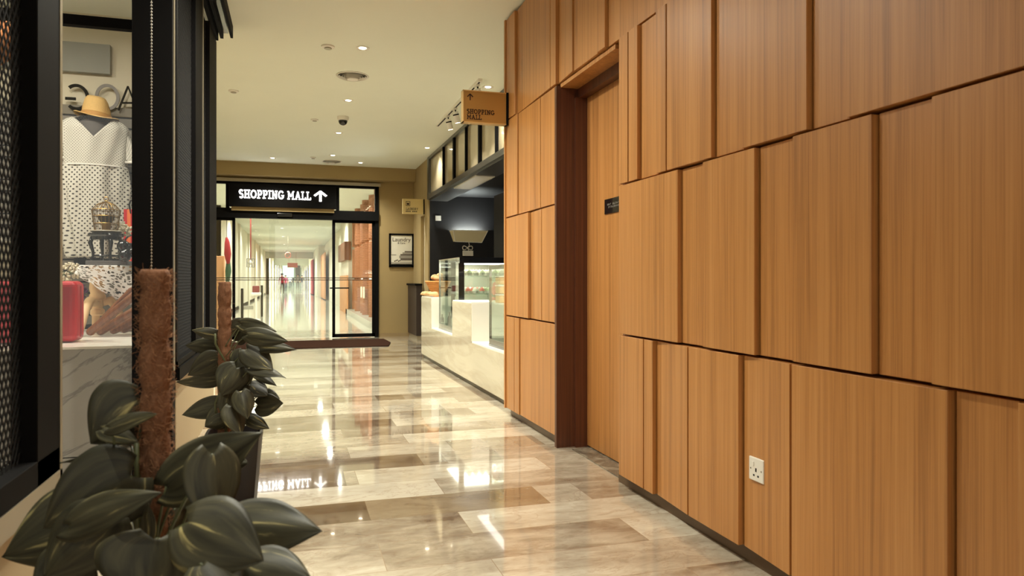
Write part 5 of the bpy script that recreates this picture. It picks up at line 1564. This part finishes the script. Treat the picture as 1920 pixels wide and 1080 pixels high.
part(cg, MB().lathe([(.03, 0), (.024, .02), (.035, .045)], (scx, scy, zc0 + .002), 16), 'bowl_foot', M['brass'], smooth=True)
# red striped cloth, cream flower, black things to the right
a = T2(240, 448); 
rc = empty('striped_scarf', (a.x, a.y + .25, ztb), 'red and orange striped scarf hanging behind the bird cage', 'scarf')
p0 = atD(232, 450, 5.3); p1 = atD(250, 392, 5.3)
mb = MB(); w_ = (p1 - p0).x / 3
for i in range(3):
    mb.mi = i % 2
    mb.box(p0.x + i * w_, p0.x + (i + 1) * w_, p0.y, p0.y + .02, ztb + .001, p1.z)
part(rc, mb, 'cloth', [M['red'], mat('orange_cloth', lin(236, 120, 60), .8)])
def flower_bunch(name, c, r, m, label, n=9, petals=6, leafm=None):
    root = empty(name, c, label, 'flowers')
    rg = random.Random(int(abs(c.x) * 1000)); mb = MB()
    for i in range(n):
        d = Vector((rg.uniform(-1, 1), rg.uniform(-1, 1), rg.uniform(-.6, 1))).normalized() * r * rg.uniform(.4, 1)
        for k in range(petals):
            a = 2 * pi * k / petals; e1, e2 = frame_from(d)
            t_ = (e1 * cos(a) + e2 * sin(a)); pc = c + d + t_ * .014
            mb.tube([pc, pc + t_ * .012 + d.normalized() * .006, pc + t_ * .026 + d.normalized() * .004], [.004, .010, .003], 5, sx=1)
    part(root, mb, 'petals', m, smooth=True, auto=False)
    if leafm:
        mb = MB()
        for i in range(6):
            d = Vector((rg.uniform(-1, 1), rg.uniform(-1, 1), rg.uniform(-.8, .3))).normalized()
            mb.tube([c, c + d * r * .8, c + d * r * 1.3], [.003, .012, .002], 5)
        part(root, mb, 'foliage', leafm, smooth=True, auto=False)
    return root
fl = mat('ivory_petals', lin(236, 226, 200), .8)
gl_ = mat('flower_leaf', lin(84, 92, 60), .7)
flower_bunch('flower_bunch', atD(128, 510, 5.05), .07, fl, 'ivory artificial flowers lying on top of the red suitcase', 14, leafm=gl_)
pc_ = atD(151, 548, 5.12)
fb_ = flower_bunch('flower_bunch', pc_, .045, mat('purple_petals', lin(92, 48, 96), .8), 'purple artificial flowers between the red suitcase and the table leg', 10, leafm=gl_)
part(fb_, MB().tube([(pc_.x, pc_.y, ZP + .013), (pc_.x + .01, pc_.y, (ZP + pc_.z) / 2), (pc_.x, pc_.y, pc_.z)], .005, 6), 'stem', gl_, smooth=True)
flower_bunch('flower_bunch', atD(230, 432, 5.02), .05, fl, 'ivory artificial bloom at the right of the bird cage', 9)
bc = atD(238, 476, 4.9)
bg_ = empty('black_handbag', (bc.x + .05, bc.y, ztb + .004), 'crumpled black bag on the table at the right of the small stool', 'bag')
mb = MB(); rg = random.Random(4)
for i in range(9):
    mb.ball((bc.x + .04 + rg.uniform(-.07, .07), bc.y + rg.uniform(-.04, .04), ztb + .05 + rg.uniform(0, .09)), rg.uniform(.03, .045), 10, 7)
part(bg_, mb, 'body', M['gloss_black'], smooth=True, auto=False)
part(bg_, MB().tube([(bc.x + .04 + .06 * cos(k * pi / 10), bc.y, ztb + .14 + .07 * sin(k * pi / 10)) for k in range(11)], .006, 6), 'handle', M['gloss_black'], smooth=True)
o = MB().tube([atD(230, 400, 4.95) + Vector((.05, 0, 0)), atD(218, 383, 4.95) + Vector((.08, 0, .0)), atD(245, 376, 4.95)], .005, 6).build('cord', M['black'], smooth=True, auto=False)
tag(o, 'thin black curved cord end at the right of the bird cage roof', 'cord')

# red suitcase, cream bag on it, woven hat hanging
s0, s1 = onZ(143, 632, zb_), None
sy = 4.78
x1 = onY(143, 580, sy).x; x0 = onY(-22, 580, sy).x
zt_s = onY(128, 527, sy).z
su = empty('red_suitcase', ((x0 + x1) / 2, sy + .09, zb_), 'bright red suitcase standing on the marble display platform', 'suitcase')
part(su, MB().box(x0, x1, sy, sy + .19, zb_ + .004, zt_s), 'shell', M['red'], bevel=.035, segs=4)
part(su, MB().box(x0 - .002, x1 + .002, sy + .085, sy + .105, zb_ + .03, zt_s - .03), 'seam', mat('suitcase_seam', lin(150, 18, 26), .4))
part(su, MB().tube([((x0 + x1) / 2 - .08, sy + .095, zt_s - .005), ((x0 + x1) / 2 - .07, sy + .095, zt_s + .03), ((x0 + x1) / 2 + .07, sy + .095, zt_s + .03), ((x0 + x1) / 2 + .08, sy + .095, zt_s - .005)], .009, 8), 'handle', M['black'], smooth=True)
xb1 = onY(24, 500, sy).x; zb1 = onY(12, 452, sy).z
cb = empty('cream_bag', (xb1 - .18, sy + .09, zt_s), 'cream paper bag with a white cord handle standing on the red suitcase', 'bag')
part(cb, MB().box(xb1 - .38, xb1, sy + .03, sy + .15, zt_s + .001, zb1), 'body', mat('cream_paper', lin(222, 206, 172), .8, noise=.05), bevel=.004)
part(cb, MB().tube([(xb1 - .28, sy + .03, zb1 - .02), (xb1 - .24, sy + .03, zb1 + .12), (xb1 - .10, sy + .03, zb1 + .13), (xb1 - .06, sy + .03, zb1 - .02)], .006, 6), 'handle', M['white'], smooth=True, auto=False)
hcx = onY(-18, 76, sy)
wh = empty('woven_hat', (hcx.x, sy, hcx.z), 'round orange-brown woven hat hanging behind the near mesh screen at the top left', 'hat')
r_ = (onY(32, 76, sy) - hcx).x
mb = MB(); nn = 36
prof_ = [(r_ * f_, z_) for f_, z_ in ((1, 0), (.9, .012), (.7, .02), (.55, .03), (.5, .08), (.35, .11), (.0, .12))]
vs = []; fs = []
for r, z in prof_:
    for k in range(nn):
        a = 2 * pi * k / nn; vs.append((hcx.x + r * cos(a), sy - z, hcx.z + r * sin(a) * 1.15))
for i in range(len(prof_) - 1):
    for k in range(nn): fs.append((i * nn + k, i * nn + (k + 1) % nn, (i + 1) * nn + (k + 1) % nn, (i + 1) * nn + k))
mb.add(vs, fs)
part(wh, mb, 'crown_and_brim', mat('orange_raffia', lin(186, 112, 48), .8, noise=.2, nscale=60, bump=.5, bscale=90), smooth=True, auto=False)
part(wh, MB().tube([(hcx.x, sy + .02, hcx.z + r_), (hcx.x, sy + .02, CEIL)], .003, 5), 'string', M['white'])

# the slatted wooden rack leaning in front of the table
bd = empty('slatted_rack', onZ(185, 640, zb_), 'slanting bundle of brown wooden slats with rounded ends leaning by the table', 'wooden rack')
for i, (ua, va, ub, vb, wpx, zc_) in enumerate(((165, 640, 262, 545, 11, 4.66), (183, 634, 270, 572, 11, 4.74), (208, 630, 280, 585, 10, 4.82), (228, 625, 285, 590, 9, 4.9), (172, 620, 250, 540, 8, 4.8))):
    a, b = atD(ua, va, zc_), atD(ub, vb, zc_ - .02)
    if a.z < zb_ + .02: a.z = zb_ + .02
    d = (b - a).normalized(); w_ = wpx * zc_ / F
    part(bd, MB().tube([a, a + d * .008, a + d * .025, b - d * .02, b], [w_ * .35, w_ * .6, w_ * .72, w_ * .72, w_ * .4], 8, sx=1), 'slat', wood_mat('slat_wood_%d' % i, lin(78, 44, 24), lin(128, 78, 44), lin(166, 108, 66), .4, scale=1.0), smooth=True)

# ================================================================== PLANTS
def coir_pole(root, x, y, z0, z1, r, fuzz, seed):
    rg = random.Random(seed)
    n, m = 28, int((z1 - z0) / .008)
    from mathutils import noise as NZ
    vs = []; fs = []
    for j in range(m + 1):
        z = z0 + (z1 - z0) * j / m
        wrap = abs(sin((z - z0) / .046 * pi * .5 + .4 * sin(z * 9)))
        for k in range(n):
            a = 2 * pi * k / n
            nz = NZ.noise(Vector((cos(a) * 2, sin(a) * 2, z * 30 + seed))) * .16 + NZ.noise(Vector((cos(a) * 6, sin(a) * 6, z * 70))) * .10
            rr = r * (.84 + .20 * wrap ** .6 + nz)
            if j in (0, m): rr *= .82
            vs.append((x + rr * cos(a), y + rr * sin(a), z))
    for j in range(m):
        for k in range(n): fs.append((j * n + k, j * n + (k + 1) % n, (j + 1) * n + (k + 1) % n, (j + 1) * n + k))
    fs.append(tuple(m * n + k for k in range(n)))
    mb = MB().add(vs, fs)
    p_ = part(root, mb, 'coir_pole', M['coir'], smooth=True, auto=False)
    fz = MB()
    for i in range(fuzz):
        a = rg.random() * 2 * pi; z = rg.uniform(z0, z1); c = Vector((x + r * .95 * cos(a), y + r * .95 * sin(a), z))
        out = Vector((cos(a), sin(a), 0)); ta = Vector((-sin(a), cos(a), 0)); s = rg.choice((-1, 1))
        l = rg.uniform(.010, .028)
        pts = [c, c + ta * s * l * .5 + out * rg.uniform(.002, .006) + Vector((0, 0, rg.uniform(-.006, .006))), c + ta * s * l * .9 + out * rg.uniform(.001, .010) + Vector((0, 0, rg.uniform(-.012, .012)))]
        fz.tube(pts, .00040, 3, cap=False)
    f = part(p_, fz, 'loose_fibre', M['coir_fuzz']); f['kind'] = 'stuff'
    return p_

def leaf(root, base, tip, width, tilt=0.0, droop=.15, fold=.25, curl=0.0, stem_from=None, srad=.0022, up=None):
    """heart-shaped pothos leaf from base to tip in world coordinates; tilt turns the blade about its length."""
    base = Vector(base); tip = Vector(tip); L = (tip - base).length
    d = (tip - base).normalized()
    view = Vector((0, 0, H)) - base; view.normalize()
    nrm = view if up is None else Vector(up)
    side = d.cross(nrm)
    if side.length < 1e-3: side = Vector((1, 0, 0))
    side.normalize(); nrm = side.cross(d).normalized()
    side, nrm = side * cos(tilt) + nrm * sin(tilt), nrm * cos(tilt) - side * sin(tilt)
    nu, nv = 20, 12
    def outline(t):      # half-width as share of width
        if t < .28: return .5 * sin(pi / 2 * min(1, (t + .02) / .30)) ** .5
        return .5 * max(0.0, cos((t - .28) / .72 * pi / 2)) ** .95
    vs = []; uvs = []
    for j in range(nv + 1):
        s = (j / nv - .5) * 2
        for i in range(nu + 1):
            t = i / nu
            hw = outline(t) * width
            back = -.15 * L * (abs(s) ** 1.2) * max(0, 1 - t / .4)     # heart lobes behind the stalk
            if i == nu: hw = 0
            p = base + d * (L * t + back) + side * (hw * s)
            p += nrm * (-abs(s) ** 1.3 * hw * fold + droop * L * (.25 - (t - .5) ** 2) + curl * hw * s + .016 * L * sin(s * 5 + t * 7 + width * 300) * abs(s) + .10 * hw * s * sin(t * 3 + width * 500))
            vs.append(p); uvs.append((t * .5, j / nv))
    fs = [(j * (nu + 1) + i, j * (nu + 1) + i + 1, (j + 1) * (nu + 1) + i + 1, (j + 1) * (nu + 1) + i) for j in range(nv) for i in range(nu)]
    me = bpy.data.meshes.new('leaf'); L0 = root.location
    me.from_pydata([tuple(p - L0) for p in vs], [], fs); me.materials.append(M['leaf'])
    l = me.uv_layers.new(name='UVMap')
    for pl in me.polygons:
        pl.use_smooth = True
        for li in pl.loop_indices: l.data[li].uv = uvs[me.loops[li].vertex_index]
    o = bpy.data.objects.new('leaf', me); COL.objects.link(o); o.parent = root
    so = o.modifiers.new('solid', 'SOLIDIFY'); so.thickness = .0012; so.offset = 0
    if stem_from is not None:
        s0 = Vector(stem_from); mid = (s0 + base) / 2 + Vector((0, 0, .10 * (base - s0).length))
        pts = []
        for i in range(9):
            t = i / 8; pts.append(s0 * (1 - t) ** 2 + mid * 2 * t * (1 - t) + base * t * t)
        st_ = MB().tube(pts, [srad * (1.2 - .4 * i / 8) for i in range(9)], 6)
        part(o, st_, 'stalk', M['stem'], smooth=True, auto=False)
    return o

def square_pot(root, x, y, z0, ztop, wt, wb):
    n = 28
    def ringp(hw, z, rnd=.22):
        out = []
        for k in range(n):
            a = 2 * pi * (k + .5) / n
            c, s = cos(a), sin(a); e = 6
            rr = (abs(c) ** e + abs(s) ** e) ** (-1 / e)
            out.append((x + hw * rr * c, y + hw * rr * s, z))
        return out
    lv = [(wb / 2 * .96, z0), (wb / 2, z0 + .01), (wt / 2 * .97, ztop - .05), (wt / 2, ztop - .012), (wt / 2, ztop), (wt / 2 - .012, ztop), (wt / 2 - .02, ztop - .05)]
    vs = []; fs = []
    for hw, z in lv: vs += ringp(hw, z)
    for i in range(len(lv) - 1):
        for k in range(n): fs.append((i * n + k, i * n + (k + 1) % n, (i + 1) * n + (k + 1) % n, (i + 1) * n + k))
    fs.append(tuple(range(n - 1, -1, -1)))
    part(root, MB().add(vs, fs), 'pot', M['pot'], smooth=True)
    v2 = ringp(wt / 2 - .018, ztop - .045)
    part(root, MB().add(v2 + [(x, y, ztop - .03)], [(k, (k + 1) % n, n) for k in range(n)]), 'soil', M['soil'], smooth=True)

# far plant
zp2 = 3.34
c = atD(417, 780, zp2)
x2, y2 = c.x, c.y
pot_c = atD(440, 800, zp2 + .02)
px2, py2 = pot_c.x, pot_c.y
pl2 = empty('potted_pothos', (px2, py2, 0), 'pothos on a coir pole in a tall black pot, the farther of the two plants', 'potted plant')
square_pot(pl2, px2, py2, 0, .395, .25, .185)
coir_pole(pl2, x2 + .01, y2, .34, atD(417, 528, zp2).z, .029, 350, 3)
rg = random.Random(11)
L2 = [((408, 628), (360, 619), 16, .0, .0), ((410, 652), (347, 648), 26, .3, .05), ((412, 676), (352, 704), 40, .1, .0), ((408, 712), (331, 716), 24, .4, .05),
      ((455, 606), (417, 634), 24, .1, .05), ((452, 608), (519, 622), 22, .5, -.05), ((464, 628), (540, 640), 26, .3, -.1), ((474, 648), (556, 656), 20, .2, -.05),
      ((462, 655), (512, 694), 36, .2, -.08), ((470, 690), (536, 709), 22, .3, -.1), ((458, 660), (446, 700), 34, .1, .0), ((444, 690), (414, 742), 44, .1, -.08),
      ((468, 722), (502, 742), 30, .1, -.05), ((496, 734), (525, 748), 13, .2, -.02), ((483, 760), (531, 756), 32, .1, -.06), ((452, 736), (464, 786), 30, .2, -.12),
      ((416, 758), (341, 778), 30, .2, .02), ((420, 766), (384, 798), 24, .3, .0), ((424, 788), (384, 800), 24, .2, -.05), ((462, 782), (505, 804), 20, .3, -.05),
      ((436, 762), (452, 816), 34, .1, -.12), ((478, 700), (519, 724), 14, .5, .0), ((430, 735), (420, 785), 28, .1, -.08), ((446, 640), (470, 616), 18, .4, .06), ((440, 720), (478, 700), 26, .3, -.03)]
for (b0, t0, w, ti, dz) in L2:
    zz_ = zp2 + dz
    b_ = atD(b0[0], b0[1], zz_); t_ = atD(t0[0], t0[1], zz_ - .03)
    st_ = Vector((x2 + .01, y2 - .02, max(.36, b_.z - .10 - rg.random() * .08)))
    leaf(pl2, b_, t_, w * 1.38 * zz_ / F, tilt=rg.uniform(-.5, .5) + ti, droop=rg.uniform(.1, .35), fold=rg.uniform(.1, .5), stem_from=st_, srad=.0022)
vine = MB().tube([(x2 + .03 * cos(k * .9), y2 - .035 + .01 * sin(k), .36 + k * .045) for k in range(12)], .005, 7)
part(pl2, vine, 'vine', M['stem'], smooth=True, auto=False)

# near plant
zp1 = 1.45
c = atD(291, 780, zp1); x1_, y1_ = c.x, c.y
pl1 = empty('potted_pothos', (x1_, y1_, 0), 'large-leaved pothos on a tall coir pole in the left foreground, nearest of the two plants', 'potted plant')
square_pot(pl1, x1_, y1_, 0, .395, .25, .185)
coir_pole(pl1, x1_, y1_, .34, atD(291, 505, zp1).z, .0275, 2600, 8)
L1 = [((262, 752), (170, 832), 105, .1, .0, .25), ((206, 802), (293, 776), 30, .5, -.10, .2), ((192, 806), (258, 828), 30, .5, -.05, .2),
      ((246, 834), (112, 868), 18, .9, .08, .2), ((246, 892), (82, 990), 122, .1, -.10, .25), ((130, 985), (304, 924), 60, .5, -.18, .3),
      ((186, 962), (4, 1044), 118, -.2, -.02, .2), ((205, 975), (82, 1085), 104, .2, -.16, .25), ((312, 912), (492, 812), 84, .2, -.06, .25),
      ((398, 852), (402, 996), 78, .2, -.17, .2), ((392, 866), (465, 868), 46, .2, -.02, .15), ((418, 984), (604, 996), 90, .3, -.12, .2),
      ((352, 982), (494, 1052), 112, .0, -.26, .2), ((292, 1012), (262, 1135), 140, .2, -.20, .2), ((470, 1050), (584, 1086), 66, .3, -.22, .15),
      ((322, 900), (396, 940), 66, .3, .06, .2), ((276, 1012), (278, 944), 22, .3, -.07, .1), ((215, 968), (262, 1020), 56, .2, .05, .2),
      ((330, 950), (310, 1030), 60, .3, .02, .2), ((352, 870), (318, 950), 46, .6, .0, .2), ((380, 1060), (440, 1130), 90, .2, -.3, .2), ((150, 1060), (60, 1130), 90, .2, -.1, .2)]
rg = random.Random(21)
for (b0, t0, w, ti, dz, dr2) in L1:
    zz_ = zp1 + dz
    b_ = atD(b0[0], b0[1], zz_); t_ = atD(t0[0], t0[1], zz_ - .03)
    st_ = Vector((x1_ + rg.uniform(-.03, .03), y1_ - .03, max(.36, min(b_.z - .08, .47 + rg.random() * .1))))
    leaf(pl1, b_, t_, w * 1.32 * zz_ / F, tilt=ti + rg.uniform(-.1, .1), droop=dr2, fold=rg.uniform(.15, .4), stem_from=st_, srad=.0030)
part(pl1, MB().tube([(x1_ - .028, y1_ - .03, .36 + .06 * k) for k in range(8)], .0045, 7), 'vine', M['stem'], smooth=True, auto=False)
